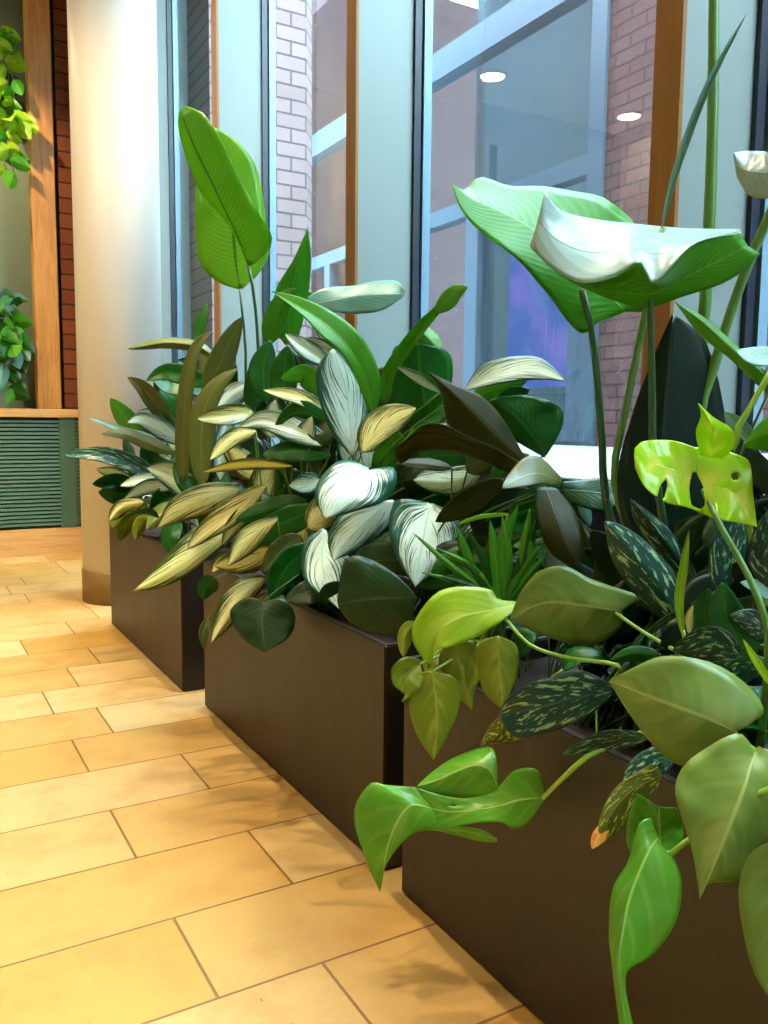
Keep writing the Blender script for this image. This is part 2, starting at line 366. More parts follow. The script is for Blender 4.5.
# ---------------------------------------------------------------- beyond the glass
bxo('outside_terrace', (2.0, 5.0, -4, 14, .60, .93), M['paving'], kind='structure')
bxo('outside_wall', (5.0, 5.35, -4, 5.19, .0, 5.25), M['brick_out'], kind='structure')
ob = bxo('outside_wall_base', (5.02, 5.35, 5.19, 14, .0, .97), M['paving'], kind='structure')
bm = bmesh.new()
prism(bm, [(2.02, 6.0), (2.765, 6.0), (2.885, 6.16), (2.885, 6.6), (2.02, 6.6)], .93, 7)
o = mesh_obj('outside_pillar', bm, M['brick_pier']); o['kind'] = 'structure'
bxo('outside_panel', (1.6, 3.5, 9.0, 9.2, .93, 7), M['edge'], kind='structure')
bxo('outside_sky_block_end', (-8, 8.0, 13.98, 14.3, 0, 9), M['brick_out'], kind='structure')  # added wall that keeps sky glare out of the far pane
bxo('outside_sky_block_near', (1.9, 5.0, -4.3, -4.0, 0, 5), M['brick_out'], kind='structure')  # added wall, shuts off sky glare at the near end of the terrace
bxo('outside_sky_block_top', (-4.2, 2.0, -4.3, 8.4, 4.76, 11), M['brick_out'], kind='structure')  # unseen block added over the roof to darken the far pane and terrace
g = empty('steel_framed_window', (5.1, 8.6, .97), 'tall pale steel framed window in the brick building across the terrace', 'window')
for nm, b in (('jamb', (4.97, 5.12, 5.19, 5.36, .97, 7)), ('jamb', (4.97, 5.12, 12.8, 13, .97, 7)), ('beam', (4.97, 5.14, 5.36, 12.8, 4.60, 4.88)),
              ('transom', (4.98, 5.12, 5.36, 12.8, 3.14, 3.30)), ('mullion', (4.98, 5.12, 6.86, 7.06, .97, 3.14)), ('mullion', (4.98, 5.12, 10.1, 10.25, .97, 3.14)),
              ('sill_rail', (4.96, 5.14, 5.36, 12.8, .97, 1.05)), ('door_stile', (5.0, 5.1, 5.36, 5.56, 1.05, 1.95))):
    bxo(nm, b, M['frame_out'], g)
bxo('pane', (5.045, 5.055, 5.3, 12.9, 1.0, 7), M['glass'], g)
# the dim room behind that window
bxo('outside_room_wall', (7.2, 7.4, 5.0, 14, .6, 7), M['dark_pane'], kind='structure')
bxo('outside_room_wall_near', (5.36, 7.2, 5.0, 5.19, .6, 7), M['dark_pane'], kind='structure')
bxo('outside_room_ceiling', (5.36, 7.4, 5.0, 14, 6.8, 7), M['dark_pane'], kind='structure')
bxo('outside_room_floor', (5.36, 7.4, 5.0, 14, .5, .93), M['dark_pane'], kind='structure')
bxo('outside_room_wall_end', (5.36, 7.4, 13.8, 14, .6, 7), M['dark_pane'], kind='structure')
bxo('outside_partition', (5.5, 5.6, 7.4, 8.4, .93, 4.0), plain('mauve_partition', (56, 44, 48), .7), kind='structure')
scr = empty('display_screen', (7.0, 7.6, 1.6), 'glowing blue display screen inside the building across the terrace', 'screen')
bxo('bezel', (7.1, 7.19, 6.6, 9.1, 1.5, 3.6), M['black'], scr)
t = NT('blue_screen_glow'); e = t.n('ShaderNodeEmission'); nn = t.noise(t.pos(), 1.6, 2)
t.set(e.inputs[0], t.mix(t.sstep(nn, .35, .65), lin((34, 44, 130)), lin((90, 60, 150)))); e.inputs[1].default_value = 2.5
bxo('picture', (7.09, 7.1, 6.66, 9.04, 1.56, 3.54), t.end(e), scr)
sg = empty('wall_plaque', (4.98, 3.62, 2.0), 'small dark teal plaque on the pinkish brick wall outside', 'sign')
bxo('plate', (4.975, 5.0, 3.45, 3.70, 1.90, 2.14), M['sign'], sg, bev=.004)
bm = bmesh.new()
for z in (2.08, 2.035, 1.99, 1.945): box(bm, 4.972, 4.976, 3.49, 3.66-(z*37 % 1)*.06, z-.010, z+.010)
mesh_obj('print_lines', bm, M['white'], sg)

# ---------------------------------------------------------------- round column
CX, CY, CRAD = 1.212, 5.335, .250
bm = bmesh.new(); r = lathe(bm, [(CRAD, .20), (CRAD, 4.55)], CX, CY, 96)
cap(bm, r[0], True); cap(bm, r[-1])
o = mesh_obj('column', bm, M['column'], smooth=True, origin=(CX, CY, 0)); o['kind'] = 'structure'
bm = bmesh.new(); r = lathe(bm, [(CRAD+.006, 0), (CRAD+.006, .196), (CRAD+.001, .201)], CX, CY, 96)
cap(bm, r[0], True); cap(bm, r[-1])
b = mesh_obj('base', bm, M['bronze'], o, smooth=False)
for ob in (o, b):
    for p in ob.data.polygons: p.use_smooth = abs(p.normal.z) < .5

# ---------------------------------------------------------------- alcove at the far end
AY = 7.34
cab = empty('slatted_cabinet', (.2, AY, 0), 'green slatted bench cabinet with oak plinth under the far alcove', 'cabinet')
bxo('carcass', (-1.6, 1.78, AY+.03, 7.74, .215, 1.12), M['green_dark'], cab)
bxo('plinth', (-1.6, 1.78, AY, 7.73, 0, .215), M['oak_h'], cab)
for x0, x1 in ((-1.55, -.42), (-.30, 1.165), (1.29, 1.78)):
    bm = bmesh.new()
    n = 27
    for i in range(n):
        z = .235+(i+.5)*(1.105-.235)/n
        bmv = bmesh.ops.create_cube(bm, size=1)['verts']
        for v in bmv: v.co = Vector(((x0+x1)/2+v.co.x*(x1-x0), AY+.012+v.co.y*.018+v.co.z*.006, z+v.co.z*.0205))
    mesh_obj('louvre_panel', bm, M['green_paint'], cab)
for x0, x1 in ((-.42, -.30), (1.165, 1.29)):
    bxo('stile', (x0, x1, AY-.004, AY+.03, .215, 1.12), M['green_paint'], cab, bev=.003)
wt = bxo('counter_top', (-1.6, 1.79, AY-.03, 7.74, 1.122, 1.19), M['oak_h'], bev=.005)
tag(wt, 'pale oak counter top over the green slatted cabinet', 'counter')
po = bxo('timber_post', (1.015, 1.195, AY+.02, AY+.16, 1.19, 4.55), M['oak'], bev=.006)
tag(po, 'upright golden oak post standing on the counter beside red brick', 'post')
bxo('wall_brick_pier', (1.225, 1.80, AY+.05, 7.74, 1.19, 4.55), M['brick_in'], kind='structure')
bxo('trim_shadow_gap', (1.195, 1.225, AY+.10, 7.74, 1.19, 4.55), M['green_dark'], kind='structure')

# ---------------------------------------------------------------- planters
PX0, PX1, PZ = .9963, 1.535, .576
def planter(y0, y1, label, PX0=PX0):
    g = empty('planter_box', ((PX0+PX1)/2, (y0+y1)/2, 0), label, 'planter', 'dark metal planters along the window')
    bm = bmesh.new(); W = .022
    o4 = [(PX0, y0), (PX1, y0), (PX1, y1), (PX0, y1)]; i4 = [(PX0+W, y0+W), (PX1-W, y0+W), (PX1-W, y1-W), (PX0+W, y1-W)]
    vo0 = [bm.verts.new((x, y, .004)) for x, y in o4]; vo1 = [bm.verts.new((x, y, PZ)) for x, y in o4]
    vi1 = [bm.verts.new((x, y, PZ)) for x, y in i4]; vi0 = [bm.verts.new((x, y, .40)) for x, y in i4]
    bm.faces.new(vo0[::-1])
    for k in range(4):
        j = (k+1) % 4
        bm.faces.new((vo0[k], vo0[j], vo1[j], vo1[k])); bm.faces.new((vo1[k], vo1[j], vi1[j], vi1[k])); bm.faces.new((vi1[k], vi1[j], vi0[j], vi0[k]))
    bm.faces.new(vi0)
    bmesh.ops.bevel(bm, geom=[e for e in bm.edges if all(v.co.z > .5 or v.co.z < .01 for v in e.verts) or abs(e.verts[0].co.z-e.verts[1].co.z) > .4], offset=.004, segments=2, affect='EDGES')
    mesh_obj('body', bm, M['planter'], g)
    bm = bmesh.new(); rnd = random.Random(3)
    nx, ny = 14, int((y1-y0)/.04); vs = []
    for j in range(ny+1):
        vs.append([bm.verts.new((PX0+W+.001+(PX1-PX0-2*W-.002)*i/nx, y0+W+.001+(y1-y0-2*W-.002)*j/ny, .525+rnd.uniform(-.012, .014))) for i in range(nx+1)])
    for j in range(ny):
        for i in range(nx): bm.faces.new((vs[j][i], vs[j][i+1], vs[j+1][i+1], vs[j+1][i]))
    mesh_obj('soil', bm, M['soil'], g, smooth=True)
    return g
planter(3.33, 4.65, 'dark bronze planter box next to the white round column', .978)
planter(1.725, 3.125, 'dark bronze planter box in the middle of the row of three', 1.004)
planter(.25, 1.625, 'dark bronze planter box with the trailing lime vine and variegated monstera')

# ---------------------------------------------------------------- lamps
def downlight(x, y, label, power=0):
    g = empty('ceiling_downlight', (x, y, 4.55), label, 'ceiling lamp', 'round downlights in the ceiling')
    bm = bmesh.new(); lathe(bm, [(.12, -.002), (.125, -.022), (.15, -.022), (.155, -.001), (.12, -.001)], x, y, 32, 4.55)
    mesh_obj('trim_ring', bm, M['white'], g, True)
    bm = bmesh.new(); r = lathe(bm, [(.12, -.010), (.02, -.014)], x, y, 32, 4.55); cap(bm, r[-1])
    mesh_obj('lamp_disc', bm, M['lamp'], g)
def spot(x, y, z, tx, ty, tz, power, col, size=.05, ang=70, blend=.5):
    l = bpy.data.lights.new('spot_lamp', 'SPOT'); l.energy = power; l.color = col; l.shadow_soft_size = size
    l.spot_size = math.radians(ang); l.spot_blend = blend
    o = bpy.data.objects.new('spot_lamp', l); C.objects.link(o); o.location = (x, y, z)
    o.rotation_euler = (Vector((tx, ty, tz))-Vector((x, y, z))).to_track_quat('-Z', 'Y').to_euler()
# ---------------------------------------------------------------- leaves
def P2(s): return [tuple(float(v) for v in q.split(',')) for q in s.split()]
GAPS = [(3.13, 3.335), (1.625, 1.87)]
def clamp(p):
    """How far a point must slide towards the camera to clear the planter walls and the window fins."""
    k = 1.0
    if p.x > XF-.02: k = (XF-.02)/p.x
    q = CAM+(p-CAM)*k
    if q.z < PZ+.006 and q.x > PX0-.014 and q.y > .25: k = min(k, (PX0-.014)/p.x)
    return k
def blade(grids, name, mat, parent, nu=10, nv=20, thick=.0009, holes=None, label=None, wav=.07, seed=0, drop=False):
    """One leaf blade as a mesh; each grid is (L, M, R): three lists of 3-D points from base to tip."""
    bm = bmesh.new(); uvl = bm.loops.layers.uv.new('UVMap'); rnd = random.Random(seed)
    for gi, (L, Mm, R) in enumerate(grids):
        bul = rnd.uniform(-.1, .45)
        l, m, r = catmull(L, nv), catmull(Mm, nv), catmull(R, nv)
        ph = rnd.uniform(0, 6)
        rows = []; ph2 = rnd.uniform(0, 6); fq = rnd.uniform(.5, .9)*20/nv
        for j in range(nv+1):
            row = []
            for i in range(nu+1):
                u = i/nu*2-1
                a, e = (m[j], l[j]) if u < 0 else (m[j], r[j])
                q = abs(u)
                p = a.lerp(e, q)
                # rounded cross-section instead of two flat halves
                wv = (math.sin(j*fq+ph+(2 if u < 0 else 0))+.5*math.sin(j*fq*2.3+ph2+u))*wav*(e-a).length*q*q*math.sin(PI*j/nv)
                p = p+(CAM-p).normalized()*((e-a).length*.10*q*(1-q)*4*bul+wv)
                row.append(bm.verts.new(p))
            rows.append(row)
        for j in range(nv):
            for i in range(nu):
                ctr = (rows[j][i].co+rows[j+1][i+1].co)/2
                if holes:
                    d = ctr-CAM; z = d.dot(CF); px, py = 384+F_PX*d.dot(CR)/z, 512-F_PX*d.dot(CU)/z
                    if any(inside(px, py, h) for h in holes): continue
                f = bm.faces.new((rows[j][i], rows[j][i+1], rows[j+1][i+1], rows[j+1][i]))
                for lp, (uu, vv) in zip(f.loops, ((i, j), (i+1, j), (i+1, j+1), (i, j+1))): lp[uvl].uv = (uu/nu, vv/nv)
    if holes:      # round off the cut edges of the holes
        for _ in range(6):
            new = {}
            for v in bm.verts:
                be = [e for e in v.link_edges if len(e.link_faces) == 1]
                if len(be) != 2: continue
                d = v.co-CAM; z = d.dot(CF); px, py = 384+F_PX*d.dot(CR)/z, 512-F_PX*d.dot(CU)/z
                if any(min(q[0] for q in h)-2 < px < max(q[0] for q in h)+2 and min(q[1] for q in h)-2 < py < max(q[1] for q in h)+2 for h in holes):
                    new[v] = v.co*.4+(be[0].other_vert(v).co+be[1].other_vert(v).co)*.3
            for v, c in new.items(): v.co = c
        bmesh.ops.delete(bm, geom=[v for v in bm.verts if not v.link_faces], context='VERTS')
    k = min(clamp(v.co) for v in bm.verts)
    if drop and k < .985: bm.free(); return None
    if k < 1:
        for v in bm.verts: v.co = CAM+(v.co-CAM)*k
    bmesh.ops.remove_doubles(bm, verts=bm.verts, dist=.00015)
    o = mesh_obj(name, bm, mat, parent, smooth=True); LASTK[0] = k
    if thick:
        s = o.modifiers.new('thickness', 'SOLIDIFY'); s.thickness = thick; s.offset = 0
    if label: o['label'] = label
    return o
LASTK = [1.0]
def inside(x, y, poly):
    c = False; n = len(poly)
    for i in range(n):
        (x1, y1), (x2, y2) = poly[i], poly[i-1]
        if (y1 > y) != (y2 > y) and x < (x2-x1)*(y-y1)/(y2-y1)+x1: c = not c
    return c
def lift(pts, d0, d1, extra=0.0, mid=0.0):
    out = []; n = max(len(pts)-1, 1)
    for i, (x, y) in enumerate(pts):
        v = i/n
        out.append(U(x, y, d0+(d1-d0)*v+(extra+mid)*math.sin(PI*min(max(v, .0), 1.0))))
    return out
PROF = {
    'lance': lambda v: (max(v, .004)**.62*(1-v)**.8)/(.4365**.62*.5635**.8),
    'ovate': lambda v: (max(v, .004)**.42*(1-v)**.75)/(.359**.42*.641**.75),
    'strap': lambda v: (max(v, .004)**.25*(1-v)**.4)/(.3846**.25*.6154**.4),
    'heart': lambda v: min(1, (max(v, .002)/.12)**.45)*(1-max(0, v-.12)/.88)**.72,
}
class Plant:
    def __init__(s, name, label, cat, root, stem='stem', group=None, spread=.05):
        s.root = Vector((root[0], root[1], .53)); s.e = empty(name, s.root, label, cat, group)
        s.stem = stem; s.k = 0; s.spread = spread; s.rnd = random.Random(sum(map(ord, label)))
    def petiole(s, leaf, end, pts=None, r=.003, r1=None, mat=None, dirn=None):
        if pts is None:
            a = s.root+Vector((s.rnd.uniform(-1, 1)*s.spread*.8, s.rnd.uniform(-1, 1)*s.spread, 0))
            a.x = min(max(a.x, PX0+.04), PX1-.04)
            h = max((end-a).z, .02)
            b = a.lerp(end, .45); b.z = max(b.z, .62)+.25*max(h, .05)
            if end.z < .64 or end.x < PX0+.04:      # over the rim first
                c = Vector((max(end.x+.05, PX0+.03), end.y*.8+a.y*.2, .66)); pts = [a, b.lerp(c, .5), c, end]
            else: pts = [a, b, end]
        bm = bmesh.new(); tube(bm, pts, r*1.25, r1 or r*.8)
        o = mesh_obj('petiole', bm, M[mat or s.stem], s.e, True)
        # the stalk belongs to its leaf
        o.parent = leaf
        return o
    def leaf(s, mat, L, Mm, R, d0, d1=None, eL=.015, eR=.015, dm=0.0, pet=True, **kw):
        d1 = d0 if d1 is None else d1
        s.k += 1
        L, Mm, R = P2(L), P2(Mm), P2(R)
        g = (lift(L, d0, d1, eL, dm), lift(Mm, d0, d1, 0, dm), lift(R, d0, d1, eR, dm))
        o = blade([g], 'leaf', M[mat], s.e, seed=s.k, **kw)
        if o is None: return None
        if pet is True: s.petiole(o, CAM+(g[1][0]-CAM)*LASTK[0])
        elif pet: s.petiole(o, CAM+(g[1][0]-CAM)*LASTK[0], **pet)
        return o
    def lp(s, mat, pts, w, d0, d1=None, prof='lance', eL=None, eR=None, dm=0.0, pet=True, lobe=0.0, **kw):
        """Leaf from its midrib (pixels) and half widths (pixels)."""
        d1 = d0 if d1 is None else d1
        if eL is None: eL = s.rnd.uniform(-.034, .034)*d0/2.5
        if eR is None: eR = s.rnd.uniform(-.034, .034)*d0/2.5
        s.k += 1
        wl, wr = w if isinstance(w, tuple) else (w, w)
        n = 14; c = catmull([Vector((x, y, 0)) for x, y in P2(pts)], n); f = PROF[prof]
        tot = sum((a-b).length for a, b in zip(c, c[1:]))
        L, R, Mm = [], [], []
        for i, p in enumerate(c):
            v = i/n
            t = (c[min(i+1, n)]-c[max(i-1, 0)]).normalized(); q = Vector((t.y, -t.x, 0))
            back = t*(-lobe*tot*math.exp(-v/.14))
            a = p+q*wl*f(v)+back; b = p-q*wr*f(v)+back
            Mm.append((p.x, p.y)); L.append((a.x, a.y)); R.append((b.x, b.y))
        g = (lift(L, d0, d1, eL, dm), lift(Mm, d0, d1, 0, dm), lift(R, d0, d1, eR, dm))
        o = blade([g], 'leaf', M[mat], s.e, seed=s.k, **kw)
        if o is None: return None
        if pet is True: s.petiole(o, CAM+(g[1][0]-CAM)*LASTK[0])
        elif pet: s.petiole(o, CAM+(g[1][0]-CAM)*LASTK[0], **pet)
        return o
    def cloud(s, mats, n, seed, poly, dx, size=(22, 42), back=.12, ratio=.30, prof='lance', pull=.6):
        """Leaves further back in the clump: tips spread over a region, blades pointing away from the root."""
        rnd = random.Random(seed); poly = P2(poly); (xa, da), (xb, db) = dx
        xs, ys = [q[0] for q in poly], [q[1] for q in poly]; c = 0
        d = s.root-CAM; z = d.dot(CF); rx, ry = 384+F_PX*d.dot(CR)/z, 512-F_PX*(d.dot(CU))/z-40
        while c < n:
            x, y = rnd.uniform(min(xs), max(xs)), rnd.uniform(min(ys), max(ys))
            if not inside(x, y, poly): continue
            c += 1
            dep = da+(db-da)*(x-xa)/(xb-xa)+rnd.uniform(0, back)
            ln = rnd.uniform(*size)*2.4/dep*1.5
            v = Vector((x-rx, y-ry, 0)); v = (v.normalized()+Vector((rnd.uniform(-1, 1), rnd.uniform(-1, 1), 0))*pull).normalized()
            bx, by = x-v.x*ln, y-v.y*ln
            mx, my = (x+bx)/2, (y+by)/2-ln*.10
            s.lp(rnd.choice(mats), '%f,%f %f,%f %f,%f' % (bx, by, mx, my, x, y), ln*ratio*rnd.uniform(.75, 1.15), dep, dep-rnd.uniform(-.02, .06), prof, nu=6, nv=10, drop=True)
    def fill(s, mats, n, seed, length=(.14, .24), width=.04, elev=(.2, .9), rad=.16, az=None, zmax=.95, prof='lance', stemlen=(.08, .2)):
        """Inner foliage: arching leaves around the root, in world space."""
        rnd = random.Random(seed)
        for i in range(n):
            a = rnd.uniform(*(az or (0, 2*PI))); el = rnd.uniform(*elev)
            r0 = s.root+Vector((rnd.uniform(-1, 1)*.07, rnd.uniform(-1, 1)*rad, 0))
            r0.x = min(max(r0.x, PX0+.06), PX1-.06)
            h = Vector((math.cos(a)*.6, math.sin(a), 0)).normalized()
            sl = rnd.uniform(*stemlen); ln = rnd.uniform(*length)
            d = h*math.cos(el*PI/2)+Vector((0, 0, math.sin(el*PI/2)))
            b0 = r0+Vector((0, 0, .03))+d*sl
            if b0.z > zmax: b0.z = zmax
            Mm, L, R = [], [], []
            for k in range(7):
                v = k/6; dr = d-Vector((0, 0, 1))*v*.75
                p = b0+(d*v-Vector((0, 0, .55*v*v)))*ln; Mm.append(p)
            sd = h.cross(Vector((0, 0, 1))).normalized(); sd = (sd+Vector((0, 0, rnd.uniform(-.5, .5)))).normalized()
            up = sd.cross(d).normalized()
            for k, p in enumerate(Mm):
                w = PROF[prof](k/6)*width*rnd.uniform(.95, 1.05)
                L.append(p+sd*w+up*w*.25); R.append(p-sd*w+up*w*.25)
            o = blade([(L, Mm, R)], 'leaf', M[rnd.choice(mats)], s.e, nu=6, nv=10, seed=i, drop=True)
            if o is None: continue
            bm = bmesh.new(); tube(bm, [r0, r0.lerp(b0, .5)+Vector((0, 0, .02)), b0], .003, .002, 6, 6)
            pt = mesh_obj('petiole', bm, M[s.stem], s.e, True); pt.parent = o

# ================================================================ far planter
A = Plant('dracaena', 'bushy plant with narrow olive strap leaves in the planter beside the column', 'plant', (1.27, 3.75), 'stem_dark')
A.lp('olive', '218,362 205,350 190,345 165,343 145,346 127,349', 6, 3.75, 3.65)
A.lp('dark', '196,345 201,322 207,303', 6, 3.9, 3.9)
A.lp('olive', '205,400 216,372 228,345 236,328 243,316', 13, 3.6, 3.55)
A.lp('olive', '183,482 183,430 188,375 197,345 212,331', 8, 3.7, 3.6, prof='strap')
A.lp('olive', '203,488 201,445 205,408 218,385 238,368', 13, 3.55, 3.5)
A.lp('olive', '170,425 152,399 141,386 127,377', 9, 4.0, 3.9)
A.lp('dark', '178,428 168,402 160,388', 9, 4.0, 4.0)
A.lp('olive', '175,454 150,444 125,434 101,434', 7, 3.95, 3.8)
A.lp('dark', '210,384 190,377 165,372 146,381', 10, 3.9, 3.85)
A.lp('dark', '216,395 190,388 168,388 150,376', 7, 4.0, 3.9)
A.lp('dark', '232,400 228,372 224,350 230,330', 10, 3.8, 3.8)
A.lp('dark', '205,372 192,362 178,360', 5, 4.0, 4.0)
A.lp('teal', '158,438 125,430 106,424 88,418', 3, 4.05, 3.95)
A.lp('green', '142,436 124,416 110,398', 10, 4.1, 4.0)
A.lp('dark', '236,378 226,358 214,342', 7, 3.85, 3.9)
A.cloud(['deep', 'olive', 'dark'], 30, 4, '105,470 130,405 160,362 215,335 255,345 250,470 225,530 150,520 110,500', ((100, 4.15), (250, 3.75)), (26, 44), .25, .22)
A.fill(['dark', 'olive', 'dark'], 26, 5, (.16, .26), .030, (.3, .9), .24, zmax=.86)
B = Plant('silver_aglaonema', 'silver striped aglaonema over the front of the planter beside the column', 'plant', (1.2, 4.1), 'stem')
B.lp('silver', '184,444 160,428 140,419 127,423', 10, 4.0, 3.85)
B.lp('silver', '182,432 160,416 138,411', 8, 4.1, 4.0)
B.lp('mottled', '165,482 130,463 100,454 64,455', 9, 4.1, 3.9)
B.lp('dark', '162,490 140,470 118,451', 11, 4.1, 4.0)
B.lp('dark', '135,489 116,482 92,484', 9, 4.15, 4.0, prof='ovate')
B.lp('dark', '138,486 122,494 98,492', 12, 4.15, 4.05, prof='ovate')
B.lp('silver', '137,486 115,474 96,469', 7, 4.2, 4.1)
B.lp('silver', '196,505 182,482 168,473 147,468', 15, 3.85, 3.8)
B.lp('silver', '175,486 148,487 125,498', 8, 3.95, 3.9)
B.lp('silver', '168,478 140,480 120,486', 7, 4.0, 3.95)
B.lp('cream', '144,502 122,508 109,521', 9, 4.05, 4.0)
B.lp('philo', '182,507 162,514 146,530', 10, 3.9, 3.85)
B.lp('dark', '186,492 165,500 150,515', 14, 4.0, 3.95, prof='ovate')
B.lp('heart', '138,514 127,524 119,541', 8, 4.05, 4.0, prof='ovate')
B.lp('heart', '148,516 139,527 135,540', 7, 4.02, 4.0, prof='ovate')
B.lp('heart', '128,505 117,513 112,528', 8, 4.1, 4.05, prof='ovate')
B.lp('dark', '178,520 170,536 172,556', 10, 3.85, 3.8, prof='ovate')
B.lp('silver', '214,420 226,402 238,392 253,383', 13, 3.6, 3.6)
B.lp('silver', '220,480 224,442 232,408', 10, 3.6, 3.6)
B.lp('dark', '200,500 185,470 178,450', 14, 3.8, 3.8)
B.lp('dark', '165,470 150,455 145,440', 12, 4.1, 4.1, prof='ovate')
B.cloud(['silver', 'deep', 'dark'], 26, 9, '100,500 110,440 160,420 210,430 225,500 190,545 120,530', ((100, 4.2), (250, 3.7)), (20, 32), .15, .30, 'ovate')
B.fill(['dark', 'silver', 'dark', 'dark'], 24, 8, (.12, .2), .040, (.2, .8), .3, zmax=.78, prof='ovate')

# ================================================================ middle planter
D = Plant('bird_of_paradise', 'tall bird of paradise with two big paddle leaves near the grey window fin', 'plant', (1.35, 3.03), 'stem_dark')
D.leaf('strelitzia', '247,264 240,246 228,224 214,208 199,190 187,160 178,126 179,112', '248,265 240,244 232,226 221,203 211,181 196,151 186,126 181,110',
       '250,266 262,258 273,240 261,217 241,181 219,137 203,113 186,106', 3.05, 3.0, .05, -.03, dm=-.03,
       pet=dict(pts=[Vector((1.33, 3.03, .53)), U(263, 420, 3.1), U(258, 340, 3.08), U(254, 295, 3.06), U(248, 264, 3.05)], r=.007))
D.leaf('strelitzia', '240,290 218,282 200,264 196,235 195,195 200,160 210,130', '240,290 236,265 233,230 228,190 219,155 212,127',
       '241,290 257,276 269,254 266,222 262,190 254,162 237,141 214,127', 3.12, 3.15, .03, .03,
       pet=dict(pts=[Vector((1.36, 3.05, .53)), U(250, 420, 3.15), U(245, 340, 3.13), U(240, 289, 3.12)], r=.006))
E_ = Plant('peace_lily', 'glossy green peace lily with upright blades behind the silver leaves', 'plant', (1.36, 2.62), 'stem_dark', spread=.10)
E_.leaf('strel_mid', '285,345 272,325 276,290 293,260 306,232 308,226', '290,345 288,315 293,285 300,258 308,226', '296,345 303,322 309,290 311,260 308,226', 2.85, 2.8)
E_.lp('strel_mid', '268,345 275,320 284,300 296,288', 12, 2.85, 2.8)
E_.leaf('teal', '302,300 325,288 352,286 375,281 397,281 404,290', '305,306 335,300 365,295 406,294', '308,312 331,312 355,314 381,311 395,303 406,295', 2.9, 2.8, .05, -.03, label='wide pale green paddle leaf lying flat')  # teal here paints the reflected sky onto a green leaf
E_.lp('strel_mid', '322,325 318,305 308,292', 10, 2.95, 2.9)
E_.leaf('strel_mid', '378,404 381,385 376,362 358,332 331,311 300,297 272,291', '374,418 364,376 345,343 322,322 300,308 272,292', '368,410 354,375 340,352 318,333 303,316 286,302 272,292', 2.45, 2.4, .02, -.03, dm=-.03)
E_.lp('strel_mid', '384,404 388,375 402,352 424,324 445,302', 7, 2.55, 2.45, prof='strap')
E_.lp('green', '436,312 448,299 456,291 468,287', (8, 10), 2.45, 2.4, prof='lance', pet=False)
E_.leaf('dark', '425,440 397,410 390,375 394,348 412,342', '428,440 424,400 420,370 418,343', '432,440 446,405 453,372 448,352 420,343', 2.6, 2.55, .03, .03, label='broad dark green blade')
E_.lp('green', '440,352 426,336 413,329', 9, 2.7, 2.7)
E_.lp('dark', '266,402 263,370 270,340', 15, 2.8, 2.8)
E_.lp('dark', '284,400 284,370 288,345', 14, 2.75, 2.75, prof='ovate')
E_.lp('dark', '250,410 254,385 252,362', 10, 2.9, 2.9)
E_.lp('strel_mid', '320,391 305,372 280,378', (14, 8), 2.65, 2.6, prof='ovate')
E_.leaf('dark', '545,458 515,440 497,420 487,402 500,398', '545,456 527,430 510,412 489,400', '547,455 561,430 563,412 548,400 525,395 500,397', 2.3, 2.3, .02, .02, label='rounded dark green blade against the window')
E_.lp('green', '470,398 495,390 512,386 527,381', 9, 2.4, 2.35)
E_.lp('dark', '500,410 508,398 530,390', 9, 2.4, 2.4)
E_.lp('dark', '300,445 310,430 295,412', 10, 2.7, 2.7, prof='ovate')
E_.lp('dark', '420,425 440,405 450,385', 12, 2.55, 2.55)
E_.cloud(['deep', 'dark', 'strel_mid', 'deep'], 46, 10, '235,440 255,360 300,340 380,380 450,350 480,410 500,470 480,560 400,560 300,520', ((230, 2.95), (500, 2.35)), (34, 56), .2, .28)
E_.cloud(['deep', 'dark', 'deep'], 22, 14, '215,440 240,370 300,350 320,420 300,480 250,520 222,500', ((215, 3.15), (320, 2.9)), (34, 50), .1, .30)
E_.fill(['dark', 'dark', 'strel_mid'], 40, 11, (.16, .26), .042, (.35, .95), .32, zmax=.86)

F = Plant('silver_aglaonema', 'large silver and cream striped aglaonema spilling over the middle planter', 'plant', (1.2, 2.55), 'stem', spread=.12)  # its cream blades are silver ones with warm light in the colour
F.lp('cream', '252,412 225,415 197,419', 11, 2.75, 2.65, prof='ovate')
F.lp('silver', '330,444 292,428 264,420 239,427', 13, 2.6, 2.65)
F.lp('cream', '256,431 231,439 210,460', 9, 2.7, 2.65)
F.lp('cream', '292,466 246,464 203,472', 6, 2.65, 2.6, eL=.03)
F.leaf('cream', '240,484 215,482 190,488 168,503 157,528', '238,491 210,497 182,510 157,528', '235,500 215,514 190,520 170,525 157,528', 2.8, 2.7, .0, .02, dm=-.03)
F.lp('cream', '266,486 235,510 207,530 187,549', 13, 2.7, 2.7)
F.leaf('cream', '228,520 200,525 182,538 160,563 133,591', '230,532 200,553 168,573 133,591', '228,545 207,560 185,577 160,588 133,591', 2.8, 2.65, .02, .02, dm=-.04, label='longest cream blade hanging low over the rim')
F.lp('cream', '262,500 236,523 222,545', 9, 2.75, 2.7)
F.leaf('cream', '278,517 258,520 236,535 227,567', '277,519 252,537 227,567', '277,521 262,545 245,558 227,567', 2.55, 2.5, .0, .02)
F.lp('cream', '278,548 246,560 214,566', 14, 2.65, 2.6)
F.leaf('cream', '262,575 240,578 222,595 212,625 211,643', '264,578 240,600 211,643', '265,585 250,605 230,628 211,643', 2.6, 2.5, .01, .02)
F.lp('cream', '240,560 222,563 212,572', 9, 2.68, 2.65)
F.lp('dark', '215,578 206,588 203,600', 10, 2.7, 2.7, prof='ovate')
F.lp('olive', '208,618 204,630 204,650', 5, 2.65, 2.6)
F.leaf('silver', '368,467 350,460 335,463 318,482 315,497 324,519', '370,471 352,480 338,495 325,519', '371,469 392,467 397,480 386,500 356,511 325,519', 2.35, 2.2, .04, .03, dm=-.03, label='white heart-shaped blade in the middle of the clump')
